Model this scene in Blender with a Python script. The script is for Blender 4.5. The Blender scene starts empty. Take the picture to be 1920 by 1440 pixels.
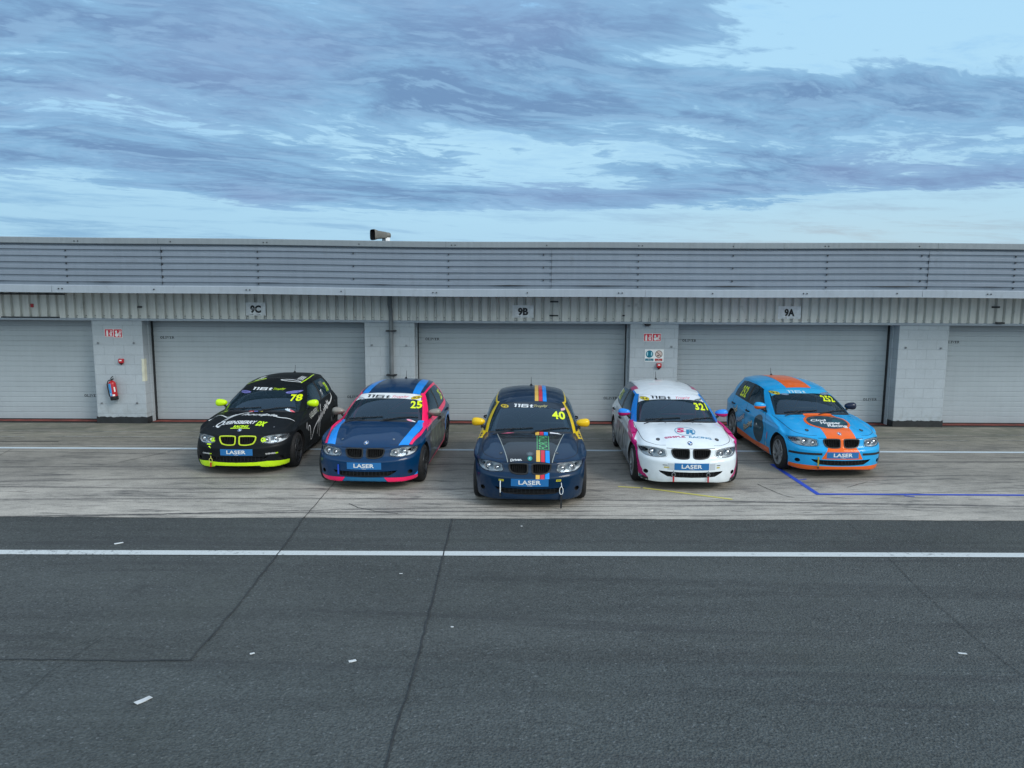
import bpy, bmesh, math, random
from math import radians, sin, cos, pi, atan2, sqrt
from mathutils import Vector, Matrix, geometry
from mathutils.bvhtree import BVHTree

S = bpy.context.scene
C = S.collection
random.seed(7)

# ------------------------------------------------------------------ camera
cam = bpy.data.cameras.new('camera'); camo = bpy.data.objects.new('camera', cam); C.objects.link(camo)
cam.sensor_width = 36; cam.lens = 36 * 1411.9 / 1920; cam.clip_start = .1; cam.clip_end = 6000
_p, _y, _r = radians(7.6038), radians(.5853), radians(.3776)
fwd = Vector((sin(_y) * cos(_p), cos(_y) * cos(_p), -sin(_p)))
right0 = Vector((cos(_y), -sin(_y), 0)); up0 = right0.cross(fwd)
right = right0 * cos(_r) + up0 * sin(_r)
up = right.cross(fwd)
camo.matrix_world = Matrix(((right.x, up.x, -fwd.x, 0), (right.y, up.y, -fwd.y, 0), (right.z, up.z, -fwd.z, 3.2652), (0, 0, 0, 1)))
S.camera = camo

# ------------------------------------------------------------------ exposure, world, sun
S.view_settings.view_transform = 'Standard'; S.view_settings.look = 'None'
S.view_settings.exposure = .08; S.view_settings.gamma = 1; S.view_settings.use_curve_mapping = False
SUN_EL, SUN_AZ = radians(36), radians(128)      # azimuth clockwise from +Y (away from the camera): behind, to the right
w = bpy.data.worlds.new('World'); S.world = w; w.use_nodes = True


class NT:
    """small node graph helper"""
    def __init__(s, tree): s.t = tree; s.n = tree.nodes; s.l = tree.links
    def new(s, typ, **kw):
        n = s.n.new(typ)
        for k, v in kw.items(): setattr(n, k, v)
        return n
    def put(s, sock, v):
        if isinstance(v, bpy.types.NodeSocket): s.l.new(v, sock)
        elif v is not None:
            if isinstance(v, (tuple, list)) and len(v) == 3 and sock.type == 'RGBA': v = (*v, 1)
            sock.default_value = v
    def math(s, op, a, b=None, c=None, clamp=False):
        n = s.new('ShaderNodeMath', operation=op, use_clamp=clamp)
        s.put(n.inputs[0], a); s.put(n.inputs[1], b); s.put(n.inputs[2], c)
        return n.outputs[0]
    def mix(s, f, a, b, mode='MIX'):
        n = s.new('ShaderNodeMix', data_type='RGBA', blend_type=mode)
        s.put(n.inputs[0], f); s.put(n.inputs[6], a); s.put(n.inputs[7], b)
        return n.outputs[2]
    def comb(s, x, y, z):
        n = s.new('ShaderNodeCombineXYZ'); s.put(n.inputs[0], x); s.put(n.inputs[1], y); s.put(n.inputs[2], z); return n.outputs[0]
    def sep(s, v):
        n = s.new('ShaderNodeSeparateXYZ'); s.put(n.inputs[0], v); return n.outputs
    def noise(s, vec, scale=5, detail=4, rough=.5, dist=0, lac=2):
        n = s.new('ShaderNodeTexNoise'); s.put(n.inputs['Vector'], vec)
        for k, v in (('Scale', scale), ('Detail', detail), ('Roughness', rough), ('Distortion', dist), ('Lacunarity', lac)): n.inputs[k].default_value = v
        return n.outputs['Fac']
    def voro(s, vec, scale, feature='F1', out='Distance'):
        n = s.new('ShaderNodeTexVoronoi', feature=feature); s.put(n.inputs['Vector'], vec); n.inputs['Scale'].default_value = scale
        return n.outputs[out]
    def mapr(s, v, a, b, c=0, d=1, smooth=True):
        n = s.new('ShaderNodeMapRange', interpolation_type='SMOOTHSTEP' if smooth else 'LINEAR')
        s.put(n.inputs[0], v)
        for i, x in enumerate((a, b, c, d)): n.inputs[i + 1].default_value = x
        return n.outputs[0]
    def scale(s, vec, v):
        n = s.new('ShaderNodeVectorMath', operation='MULTIPLY'); s.put(n.inputs[0], vec); n.inputs[1].default_value = v; return n.outputs[0]


def build_world():
    w.node_tree.nodes.clear(); g = NT(w.node_tree)
    sky = g.new('ShaderNodeTexSky', sky_type='NISHITA'); sky.sun_disc = False
    sky.sun_elevation = SUN_EL; sky.sun_rotation = SUN_AZ; sky.air_density = 1.2; sky.dust_density = 1.0; sky.ozone_density = 2
    tc = g.new('ShaderNodeTexCoord'); d = tc.outputs['Generated']
    x, y, z = g.sep(d)
    az = g.math('MULTIPLY', g.math('ARCTAN2', x, y), 57.2958)
    el = g.math('MULTIPLY', g.math('ARCSINE', z), 57.2958)
    def blob(a0, e0, sa, se, amp, tilt=0.):
        da = g.math('SUBTRACT', az, a0); de = g.math('SUBTRACT', el, e0)
        if tilt: de = g.math('SUBTRACT', de, g.math('MULTIPLY', da, tilt))
        q = g.math('ADD', g.math('POWER', g.math('ABSOLUTE', g.math('DIVIDE', da, sa)), 2), g.math('POWER', g.math('ABSOLUTE', g.math('DIVIDE', de, se)), 2))
        return g.math('MULTIPLY', g.math('EXPONENT', g.math('MULTIPLY', q, -1)), amp)
    # cloud layer seen in perspective, flattened towards the horizon, and stirred by a broad warp
    zz = g.math('ADD', g.math('MAXIMUM', z, 0.0), .075)
    P0 = g.comb(g.math('DIVIDE', x, zz), g.math('DIVIDE', y, zz), 0)
    def warp(v, sc, amt, seed):
        n = g.new('ShaderNodeTexNoise'); g.put(n.inputs['Vector'], v); n.inputs['Scale'].default_value = sc; n.inputs['Detail'].default_value = 3
        s_ = g.new('ShaderNodeVectorMath', operation='SUBTRACT'); g.l.new(n.outputs['Color'], s_.inputs[0]); s_.inputs[1].default_value = (.5, .5, .5)
        m_ = g.new('ShaderNodeVectorMath', operation='SCALE'); g.l.new(s_.outputs[0], m_.inputs[0]); m_.inputs['Scale'].default_value = amt
        a_ = g.new('ShaderNodeVectorMath', operation='ADD'); g.put(a_.inputs[0], v); g.l.new(m_.outputs[0], a_.inputs[1]); return a_.outputs[0]
    rot = g.new('ShaderNodeVectorRotate', rotation_type='Z_AXIS'); g.put(rot.inputs['Vector'], warp(P0, .55, .9, 0)); rot.inputs['Angle'].default_value = radians(-24)
    P = rot.outputs[0]
    PA = g.scale(P, (.80, 1.65, 1))                       # drawn out along the wind
    def field(off):
        v = PA
        if off:
            a_ = g.new('ShaderNodeVectorMath', operation='ADD'); g.put(a_.inputs[0], PA); a_.inputs[1].default_value = off; v = a_.outputs[0]
        big = g.noise(v, .85, 3, .5, .3)
        med = g.noise(v, 2.3, 8, .64, .25)
        rip = g.noise(g.scale(v, (1.3, 1.0, 1)), 6.5, 4, .6, .6)
        return g.math('ADD', g.math('MULTIPLY', big, .42), g.math('ADD', g.math('MULTIPLY', med, .52), g.math('MULTIPLY', rip, .22)))
    f0 = field(None); f1 = field((.05, .09, 0))
    n1 = g.noise(P, 1.05, 7, .60, .7)
    n3 = g.noise(PA, 4.2, 6, .66, 1.1)
    n4 = g.noise(g.comb(g.math('MULTIPLY', az, .10), g.math('MULTIPLY', g.math('ADD', el, g.math('MULTIPLY', az, .05)), .9), 3), 1.2, 6, .6, .3)
    lowband = g.noise(g.comb(g.math('MULTIPLY', az, .045), g.math('MULTIPLY', g.math('ADD', el, g.math('MULTIPLY', az, .03)), .62), 9), 1.6, 8, .66, .5)
    f0 = g.math('ADD', g.math('MULTIPLY', f0, g.mapr(el, 4, 10, .45, 1)), g.math('MULTIPLY', lowband, g.mapr(el, 4, 10, .60, 0)))
    bias = None
    for b_ in BLOBS:
        v = blob(*b_); bias = v if bias is None else g.math('ADD', bias, v)
    tot = g.math('ADD', f0, bias)
    cov = g.mapr(tot, CT, CT + .07)
    core = g.mapr(tot, CT + .06, CT + .20)
    rim = g.mapr(g.math('SUBTRACT', f0, f1), -.02, .07)
    # clear sky: a pale band low and in the middle, bluer at the upper right, all mixed with the sky model
    nis = g.mix(1, sky.outputs[0], (.10, .115, .12), 'MULTIPLY')
    t = g.mapr(el, 0, 22, 0, 1, False)
    clear = g.mix(g.mapr(el, 1, 7), (.27, .46, .70), (.37, .63, .86))
    clear = g.mix(g.mapr(el, 9, 20), clear, (.32, .61, .92))
    right_low = blob(30, 2, 22, 4.5, .85)
    clear = g.mix(right_low, clear, (.37, .53, .66))
    left_low = blob(-32, 3, 24, 4.5, .9)
    clear = g.mix(left_low, clear, (.20, .41, .66))
    peach = blob(24, 3.0, 13, 2.2, .28)
    clear = g.mix(peach, clear, (.62, .58, .52))
    clear = g.mix(.12, clear, nis)
    wisp = g.math('MULTIPLY', g.mapr(g.math('ADD', f0, g.math('MULTIPLY', n4, .3)), .57, .74), .50)
    clear = g.mix(wisp, clear, (.50, .78, .93))
    ccol = g.mix(core, (.225, .43, .66), (.135, .25, .455))
    ccol = g.mix(g.math('MULTIPLY', rim, .45), ccol, (.33, .57, .81))
    ccol = g.mix(g.mapr(g.noise(P, .5, 2, .5), .45, .65, 0, .35), ccol, (.24, .31, .54))
    view = g.mix(g.math('MULTIPLY', cov, .90), clear, ccol)
    # the afterglow behind the camera, brighter than the part of the sky in the picture
    back = g.math('MULTIPLY', g.mapr(y, .35, -.55), g.mapr(z, .02, .34))
    glowc = g.mix(g.mapr(x, -.6, .8), (1.22, 1.50, 1.60), (1.92, 1.98, 1.72))
    glow = g.mix(g.mapr(n1, .42, .62, 0, .45), glowc, (.62, .74, .95))
    allc = g.mix(back, view, glow)
    top = g.mapr(z, .42, .75)
    allc = g.mix(top, allc, (.50, .64, .84))
    below = g.mapr(z, -.01, -.05)
    allc = g.mix(below, allc, (.12, .13, .14))
    bg = g.new('ShaderNodeBackground'); g.put(bg.inputs[0], allc); bg.inputs[1].default_value = 1
    out = g.new('ShaderNodeOutputWorld'); g.l.new(bg.outputs[0], out.inputs[0])


# (azimuth, elevation, half widths, amount, tilt) of the banks of cloud (+) and gaps (-)
CT = .529
BLOBS = [(-24, 15.5, 24, 4.4, .095, -.02), (2, 17.5, 14, 4.0, .12, 0), (-3, 12.8, 12, 2.2, .09, -.03), (-30, 9.4, 11, 2.0, .10, -.10), (-16, 7.4, 13, 1.4, .07, -.12),
         (3, 6.3, 17, .80, .15, 0), (15, 13.1, 10, .75, .08, .0), (16, 15.6, 9, 1.2, -.08, -.04), (28, 11.2, 10, 1.9, .12, -.06), (20, 8.3, 9, 1.2, .07, 0), (34, 7.0, 6, .7, .12, .03),
         (27, 17.5, 13, 3.2, -.22, 0), (0, 9.2, 9, 1.5, -.10, 0), (-20, 12.2, 12, .55, -.07, -.08), (-30, 3.6, 20, 2.6, -.22, -.12), (10, 2.4, 45, 2.4, -.30, 0), (34, 5, 12, 1.0, -.1, 0)]
build_world()
sun = bpy.data.lights.new('sun', 'SUN'); sun.energy = 1.7; sun.angle = radians(24); sun.color = (1, .95, .90)
suno = bpy.data.objects.new('sun', sun); C.objects.link(suno)
sd = Vector((sin(SUN_AZ) * cos(SUN_EL), cos(SUN_AZ) * cos(SUN_EL), sin(SUN_EL)))
suno.rotation_euler = sd.to_track_quat('Z', 'Y').to_euler()


# ------------------------------------------------------------------ materials
def base_mat(name, col, rough=.5, metal=0, spec=.5, coat=0, coat_rough=.03, emis=None):
    m = bpy.data.materials.new(name); m.use_nodes = True; g = NT(m.node_tree)
    b = g.n['Principled BSDF']
    g.put(b.inputs['Base Color'], col); b.inputs['Roughness'].default_value = rough; b.inputs['Metallic'].default_value = metal
    b.inputs['Specular IOR Level'].default_value = spec; b.inputs['Coat Weight'].default_value = coat; b.inputs['Coat Roughness'].default_value = coat_rough
    return m, g, b


def simple(name, col, rough=.5, metal=0, var=.06, scale=6, coat=0, spec=.5, bump=0):
    """a plain colour broken up by a little dirt and unevenness"""
    m, g, b = base_mat(name, col, rough, metal, spec, coat)
    tc = g.new('ShaderNodeTexCoord').outputs['Object']
    n = g.noise(tc, scale, 5, .6)
    k = g.mapr(n, .3, .7, 1 - var * 2, 1 + var, False)
    g.put(b.inputs['Base Color'], g.mix(1, (*col, 1), g.comb(k, k, k), 'MULTIPLY'))
    g.put(b.inputs['Roughness'], g.mapr(g.noise(tc, scale * 2.3, 3, .6), .3, .7, max(rough - .06, 0), min(rough + .1, 1), False))
    if bump:
        bn = g.new('ShaderNodeBump'); bn.inputs['Strength'].default_value = bump; bn.inputs['Distance'].default_value = .01
        g.put(bn.inputs['Height'], g.noise(tc, scale * 12, 4, .6)); g.put(b.inputs['Normal'], bn.outputs[0])
    return m


def car_paint(name, col, rough=.30, coat=1.0, metal=0, var=.04):
    m, g, b = base_mat(name, col, rough, metal, .12, coat, .04)
    tc = g.new('ShaderNodeTexCoord').outputs['Object']
    x, y, z = g.sep(tc)
    n = g.noise(tc, 9, 5, .6)
    low = g.math('MULTIPLY', g.mapr(z, .55, .12), g.mapr(g.noise(tc, 5, 6, .7), .35, .75))       # road dirt low on the body
    c = g.mix(g.math('MULTIPLY', low, .16), (*col, 1), (.10, .095, .085))
    k = g.mapr(n, .3, .7, 1 - var, 1 + var, False)
    g.put(b.inputs['Base Color'], g.mix(1, c, g.comb(k, k, k), 'MULTIPLY')); b.inputs['Coat IOR'].default_value = 1.42
    g.put(b.inputs['Coat Roughness'], g.math('ADD', g.mapr(n, .4, .7, .012, .05), g.math('MULTIPLY', low, .3)))
    return m


def glass_mat(name, tint, mirror=.09, alpha=.55):
    m = bpy.data.materials.new(name); m.use_nodes = True; g = NT(m.node_tree); g.n.clear()
    tr = g.new('ShaderNodeBsdfTransparent'); g.put(tr.inputs[0], (*tint, 1))
    gl = g.new('ShaderNodeBsdfGlossy'); gl.inputs['Roughness'].default_value = .02; g.put(gl.inputs[0], (.60, .76, .92, 1))
    df = g.new('ShaderNodeBsdfDiffuse'); g.put(df.inputs[0], (.022, .052, .075, 1))
    fr = g.new('ShaderNodeFresnel'); fr.inputs[0].default_value = 1.5
    a = g.new('ShaderNodeMixShader'); a.inputs[0].default_value = alpha; g.l.new(tr.outputs[0], a.inputs[1]); g.l.new(df.outputs[0], a.inputs[2])
    f = g.math('ADD', fr.outputs[0], mirror, clamp=True)
    b = g.new('ShaderNodeMixShader'); g.put(b.inputs[0], f); g.l.new(a.outputs[0], b.inputs[1]); g.l.new(gl.outputs[0], b.inputs[2])
    o = g.new('ShaderNodeOutputMaterial'); g.l.new(b.outputs[0], o.inputs[0])
    return m


def asphalt_mat():
    m, g, b = base_mat('asphalt', (.07, .075, .08), .8)
    o = g.new('ShaderNodeNewGeometry').outputs['Position']
    x, y, z = g.sep(o)
    big = g.noise(g.scale(o, (.25, .7, 1)), 1.0, 6, .62)
    mid = g.noise(g.scale(o, (1, 1.6, 1)), 5, 6, .7)
    ag = g.voro(o, 62, 'F1', 'Color'); agv = g.sep(ag)[0]
    fine = g.noise(o, 42, 4, .8)
    k = g.math('ADD', g.math('MULTIPLY', g.mapr(big, .3, .7, .80, 1.16, False), 1), g.math('ADD', g.mapr(mid, .3, .7, -.12, .12, False), g.math('ADD', g.mapr(fine, .3, .7, -.38, .38, False), g.mapr(agv, 0, 1, -.24, .24, False))))
    stone = g.mapr(agv, .975, 1, 0, .45)                                       # pale chips of aggregate
    base = g.mix(g.mapr(y, 7, 11.0), (.073, .082, .081), (.062, .069, .067))
    near = g.mapr(y, 6.25, 6.12)                                             # older, more worn lane nearest the pit wall
    base = g.mix(g.math('MULTIPLY', near, .5), base, (.069, .082, .083))
    col = g.mix(1, base, g.comb(k, k, k), 'MULTIPLY')
    col = g.mix(stone, col, (.20, .22, .23))
    pot = g.mapr(g.noise(o, 1.1, 3, .5), .69, .76, 0, .45)                      # oily patches
    col = g.mix(pot, col, (.035, .038, .040))
    trk = g.noise(g.comb(g.math('MULTIPLY', x, .07), g.math('MULTIPLY', g.math('ADD', y, g.math('MULTIPLY', g.math('SINE', g.math('MULTIPLY', x, .33)), .25)), 1.6), 0), 2.2, 3, .6, .15)
    col = g.mix(g.mapr(trk, .56, .68, 0, .42), col, (.040, .043, .046))
    for qa, qb, qc, wd, amt, x0, x1 in ((8.05, -.03, -.006, .16, .34, -1, 9), (7.6, .05, -.010, .14, .28, 1, 9), (7.2, .04, .003, .20, .25, -6, 4), (9.6, .02, .002, .07, .45, 2.5, 4.6), (9.3, -.01, .001, .10, .30, -6, 9), (6.3, -.02, .0, .22, .25, -1, 6), (5.6, .05, .004, .15, .20, -4, 5), (9.75, .01, .0, .12, .22, -7, 0)):
        yc = g.math('ADD', qa, g.math('ADD', g.math('MULTIPLY', x, qb), g.math('MULTIPLY', g.math('MULTIPLY', x, x), qc)))
        f = g.math('MULTIPLY', g.mapr(g.math('ABSOLUTE', g.math('SUBTRACT', y, yc)), wd, wd * .2), g.math('MULTIPLY', g.mapr(x, x0, x0 + 1), g.mapr(x, x1, x1 - 1)))
        col = g.mix(g.math('MULTIPLY', g.math('MULTIPLY', f, g.mapr(g.noise(g.scale(o, (.8, 4, 1)), 5, 5, .7), .3, .6)), amt), col, (.022, .024, .026))
    fol = g.noise(g.scale(o, (1, 1, 1)), .5, 4, .6)
    col = g.mix(g.mapr(fol, .5, .7, 0, .22), col, (.062, .072, .062))
    g.put(b.inputs['Base Color'], col); b.inputs['Roughness'].default_value = .82; b.inputs['Specular IOR Level'].default_value = .35
    bn = g.new('ShaderNodeBump'); bn.inputs['Strength'].default_value = .8; bn.inputs['Distance'].default_value = .014
    g.put(bn.inputs['Height'], g.math('ADD', g.noise(o, 45, 3, .7), g.voro(o, 50))); g.put(b.inputs['Normal'], bn.outputs[0])
    return m


def concrete_mat():
    m, g, b = base_mat('pit_concrete', (.25, .25, .24), .75)
    o = g.new('ShaderNodeNewGeometry').outputs['Position']
    x, y, z = g.sep(o)
    big = g.noise(g.scale(o, (.45, .9, 1)), 1.2, 7, .68)
    brush = g.noise(g.scale(o, (1.0, 1.7, 1)), 4.2, 6, .74)
    fine = g.noise(o, 45, 4, .75)
    k = g.math('ADD', g.mapr(big, .3, .7, .66, 1.24, False), g.math('ADD', g.mapr(brush, .3, .7, -.16, .16, False), g.mapr(fine, .3, .7, -.30, .30, False)))
    c0 = g.mix(g.mapr(y, 11.2, 12.9), (.385, .36, .315), (.26, .245, .212))   # the bay is blackened by tyres, the edge is clean
    c0 = g.mix(g.mapr(y, 14.4, 15.6), c0, (.245, .23, .19))
    col = g.mix(1, c0, g.comb(k, k, k), 'MULTIPLY')
    # long curved tyre marks
    def marks(kx, bend, ph, scale, a, bb, amt):
        nonlocal col
        yy = g.math('ADD', y, g.math('MULTIPLY', g.math('SINE', g.math('ADD', g.math('MULTIPLY', x, bend), ph)), kx))
        n = g.noise(g.comb(g.math('MULTIPLY', x, .10), g.math('MULTIPLY', yy, 1.0), ph), scale, 4, .62, .05)
        gr = g.mapr(g.noise(g.scale(o, (2, 6, 1)), 3, 4, .7), .3, .65, .35, 1)
        col = g.mix(g.math('MULTIPLY', g.mapr(n, a, bb, 0, amt), gr), col, (.045, .045, .046))
    marks(.35, .34, .6, 4.5, .55, .68, .60)
    marks(.9, .22, 2.4, 7.5, .60, .68, .65)
    marks(.25, .6, 4.1, 11.0, .62, .70, .55)
    marks(1.6, .13, 5.1, 9.0, .60, .67, .7)
    marks(.5, .42, 7.3, 16.0, .60, .67, .55)
    marks(2.2, .09, 9.1, 5.5, .60, .66, .45)
    def arc(a, b, c, wd, amt, x0, x1):
        # one curved tyre mark: a soft-edged band broken up by grit
        nonlocal col
        yc = g.math('ADD', a, g.math('ADD', g.math('MULTIPLY', x, b), g.math('MULTIPLY', g.math('MULTIPLY', x, x), c)))
        d_ = g.math('ABSOLUTE', g.math('SUBTRACT', y, yc))
        f = g.math('MULTIPLY', g.mapr(d_, wd, wd * .25), g.math('MULTIPLY', g.mapr(x, x0, x0 + 1.2), g.mapr(x, x1, x1 - 1.2)))
        f = g.math('MULTIPLY', f, g.mapr(g.noise(g.scale(o, (1.5, 5, 1)), 6, 5, .75), .30, .52))
        col = g.mix(g.math('MULTIPLY', f, amt), col, (.035, .035, .037))
    for q in ((10.55, .02, -.004, .05, .8, -12, 2), (10.75, .05, -.006, .035, .7, -9, 4), (11.15, -.01, -.003, .06, .6, -11, 8), (11.75, .03, .004, .045, .7, -12, 1), (10.35, .0, .004, .03, .6, -3, 6), (11.3, -.07, .002, .05, .55, 2, 12), (12.2, .05, .002, .04, .6, 1.5, 9),
              (12.6, .03, -.004, .08, .55, -13, -3), (13.4, .04, .0, .06, .6, -12, 12), (13.9, -.03, .001, .05, .5, -12, 12), (10.9, .0, -.002, .022, .7, -2, 9), (15.3, .06, .002, .05, .5, -12, 12), (11.0, .09, .0, .02, .8, 4, 10)): arc(*q)
    spots = g.mapr(g.noise(g.scale(o, (1, 1.6, 1)), 1.7, 5, .62), .60, .72, 0, .5)
    col = g.mix(spots, col, (.075, .073, .07))
    green = g.math('MULTIPLY', g.mapr(y, 15.2, 16.6), g.mapr(g.noise(o, 2.2, 5, .6), .35, .6))
    col = g.mix(g.math('MULTIPLY', green, .5), col, (.10, .115, .08))
    g.put(b.inputs['Base Color'], col)
    g.put(b.inputs['Roughness'], g.mapr(big, .3, .7, .55, .85))
    bn = g.new('ShaderNodeBump'); bn.inputs['Strength'].default_value = .4; bn.inputs['Distance'].default_value = .006
    g.put(bn.inputs['Height'], fine); g.put(b.inputs['Normal'], bn.outputs[0])
    return m


def worn_paint(name, col, under, wear=.5, sc=14):
    m, g, b = base_mat(name, col, .6)
    o = g.new('ShaderNodeNewGeometry').outputs['Position']
    n = g.noise(o, sc, 6, .75); n2 = g.noise(g.scale(o, (.4, 1, 1)), 2.0, 4, .6)
    f = g.mapr(g.math('ADD', g.math('MULTIPLY', n, .7), g.math('MULTIPLY', n2, .4)), wear, wear + .12)
    k = g.mapr(g.noise(o, 60, 3, .7), .3, .7, .82, 1.08, False)
    c = g.mix(1, (*col, 1), g.comb(k, k, k), 'MULTIPLY')
    g.put(b.inputs['Base Color'], g.mix(f, c, (*under, 1)))
    return m


def metal_sheet(name, col, streak=.10, rough=.38, metal=.0, hdir=False, dirt=(.11, .115, .11), dirt_amt=.35):
    """painted sheet metal with run-off streaks, panel by panel tone and grime"""
    m, g, b = base_mat(name, col, rough, metal)
    o = g.new('ShaderNodeNewGeometry').outputs['Position']
    x, y, z = g.sep(o)
    st = g.noise(g.comb(g.math('MULTIPLY', x, 7), y, g.math('MULTIPLY', z, .5)), 2.0, 5, .65)
    cl = g.noise(g.comb(g.math('MULTIPLY', x, .35), y, z), 1.3, 4, .6)
    k = g.math('ADD', g.mapr(st, .3, .7, 1 - streak, 1 + streak * .7, False), g.mapr(cl, .3, .7, -.06, .06, False))
    c = g.mix(1, (*col, 1), g.comb(k, k, k), 'MULTIPLY')
    dn = g.mapr(g.noise(g.comb(g.math('MULTIPLY', x, 2.2), y, g.math('MULTIPLY', z, 1.4)), 2.2, 7, .72), .55, .75, 0, dirt_amt)
    c = g.mix(dn, c, (*dirt, 1))
    g.put(b.inputs['Base Color'], c)
    g.put(b.inputs['Roughness'], g.mapr(st, .3, .7, rough - .06, rough + .12, False))
    return m


def block_mat():
    """painted concrete blocks laid in running bond"""
    m, g, b = base_mat('painted_block', (.36, .40, .43), .7)
    o = g.new('ShaderNodeNewGeometry').outputs['Position']
    x, y, z = g.sep(o)
    v = g.comb(g.math('ADD', x, y), z, 0)
    br = g.new('ShaderNodeTexBrick'); g.put(br.inputs['Vector'], v)
    br.inputs['Scale'].default_value = 1; br.inputs['Brick Width'].default_value = .45; br.inputs['Row Height'].default_value = .2265
    br.inputs['Mortar Size'].default_value = .006; br.inputs['Mortar Smooth'].default_value = .35; br.offset = .5
    g.put(br.inputs['Color1'], (1, 1, 1)); g.put(br.inputs['Color2'], (.95, .955, .96)); g.put(br.inputs['Mortar'], (.80, .81, .82))
    n = g.noise(o, 2.2, 6, .7); n2 = g.noise(o, 38, 4, .7)
    k = g.math('ADD', g.mapr(n, .3, .7, .93, 1.06, False), g.mapr(n2, .3, .7, -.06, .06, False))
    c = g.mix(1, g.mix(1, (.375, .422, .462), g.comb(k, k, k), 'MULTIPLY'), br.outputs['Color'], 'MULTIPLY')
    low = g.math('MULTIPLY', g.mapr(z, .55, .15), g.mapr(g.noise(o, 9, 6, .7), .4, .7))
    c = g.mix(g.math('MULTIPLY', low, .35), c, (.20, .205, .19))
    scuff = g.mapr(g.noise(g.scale(o, (1.2, 1.2, 3)), 6, 6, .75), .66, .74, 0, .4)
    c = g.mix(scuff, c, (.22, .23, .24))
    g.put(b.inputs['Base Color'], c)
    bn = g.new('ShaderNodeBump'); bn.inputs['Strength'].default_value = .45; bn.inputs['Distance'].default_value = .008
    g.put(bn.inputs['Height'], g.math('ADD', g.math('MULTIPLY', br.outputs['Fac'], -1.2), g.math('MULTIPLY', n2, .25))); g.put(b.inputs['Normal'], bn.outputs[0])
    return m


M = {}
M['asphalt'] = asphalt_mat(); M['concrete'] = concrete_mat(); M['block'] = block_mat()
M['white_line'] = worn_paint('white_line_paint', (.57, .61, .61), (.14, .15, .15), .60)
M['far_line'] = worn_paint('thin_white_line_paint', (.56, .64, .68), (.2, .2, .2), .70)
M['faint_line'] = worn_paint('faded_line_paint', (.34, .34, .31), (.17, .17, .16), .50, 6)
M['blue_line'] = worn_paint('blue_line_paint', (.02, .07, .48), (.16, .17, .2), .72)
M['yellow_line'] = worn_paint('yellow_line_paint', (.62, .58, .12), (.25, .25, .22), .66)
M['seam'] = simple('joint_sealant', (.030, .033, .034), .7, 0, .3, 5)
M['door'] = metal_sheet('roller_door_paint', (.365, .412, .448), .035, .42, 0, dirt_amt=.16, dirt=(.2, .21, .22))
M['clad'] = metal_sheet('parapet_cladding_paint', (.205, .248, .305), .05, .36, .0, dirt_amt=.22)
M['trim'] = metal_sheet('trim_paint', (.325, .375, .43), .06, .36, .0, dirt_amt=.28)
M['coping'] = metal_sheet('coping_paint', (.215, .25, .275), .08, .4, .0, dirt_amt=.4)
M['corr'] = metal_sheet('corrugated_wall_paint', (.66, .67, .64), .16, .45, .0, dirt_amt=.42, dirt=(.16, .165, .15))
M['rust_red'] = simple('red_threshold_paint', (.20, .045, .035), .8, 0, .3, 4)
M['tar'] = simple('black_bitumen_paint', (.014, .017, .02), .6, 0, .3, 5, bump=.4)
M['black'] = simple('black_plastic', (.012, .013, .015), .42)
M['dark'] = simple('dark_void', (.006, .006, .007), .9)
M['rubber'] = simple('tyre_rubber', (.008, .008, .009), .75, 0, .2, 20)
M['steel'] = simple('galvanised_steel', (.26, .28, .30), .45, .5, .15)
M['pipe'] = simple('grey_downpipe_plastic', (.155, .175, .19), .5, 0, .15, 3)
M['chrome'] = simple('chrome', (.75, .77, .8), .12, 1, .02)
M['silver'] = simple('silver_alloy', (.50, .52, .55), .28, .8, .05)
M['alloy'] = simple('brake_dusted_alloy', (.27, .28, .29), .38, .5, .12)
M['gunmetal'] = simple('black_alloy', (.03, .032, .036), .35, .5, .1)
M['reflector'] = simple('headlamp_reflector', (.80, .82, .83), .35, .2, .05, 20)
M['redgloss'] = simple('red_gloss', (.42, .012, .02), .35, 0, .06)
M['signwhite'] = simple('sign_white', (.72, .75, .76), .45, 0, .05)
M['signgrey'] = simple('sign_board', (.80, .83, .85), .5, 0, .12, 8)
M['signred'] = simple('sign_red', (.55, .015, .045), .45, 0, .06)
M['cream'] = simple('cream_tape', (.62, .62, .50), .6, 0, .08)
M['ink'] = simple('black_ink', (.012, .014, .018), .5)
M['horn'] = simple('horn_grey_plastic', (.16, .16, .145), .6, 0, .15)
M['paper'] = simple('white_scrap', (.62, .65, .66), .7, 0, .12)
_flat = {}


def vinyl(col, rough=.32):
    k = (*[round(c, 3) for c in col], rough)
    if k not in _flat: _flat[k] = car_paint('vinyl_%02d' % len(_flat), col, rough, .6)
    return _flat[k]


# ------------------------------------------------------------------ object helpers
def mesh_obj(name, verts, faces, mat, parent=None, smooth=False):
    me = bpy.data.meshes.new(name); me.from_pydata([tuple(v) for v in verts], [], faces); me.update()
    for m_ in (mat if isinstance(mat, (list, tuple)) else [mat]): me.materials.append(m_)
    if smooth: me.polygons.foreach_set('use_smooth', [True] * len(me.polygons))
    o = bpy.data.objects.new(name, me); C.objects.link(o)
    if parent: o.parent = parent
    return o


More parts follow.
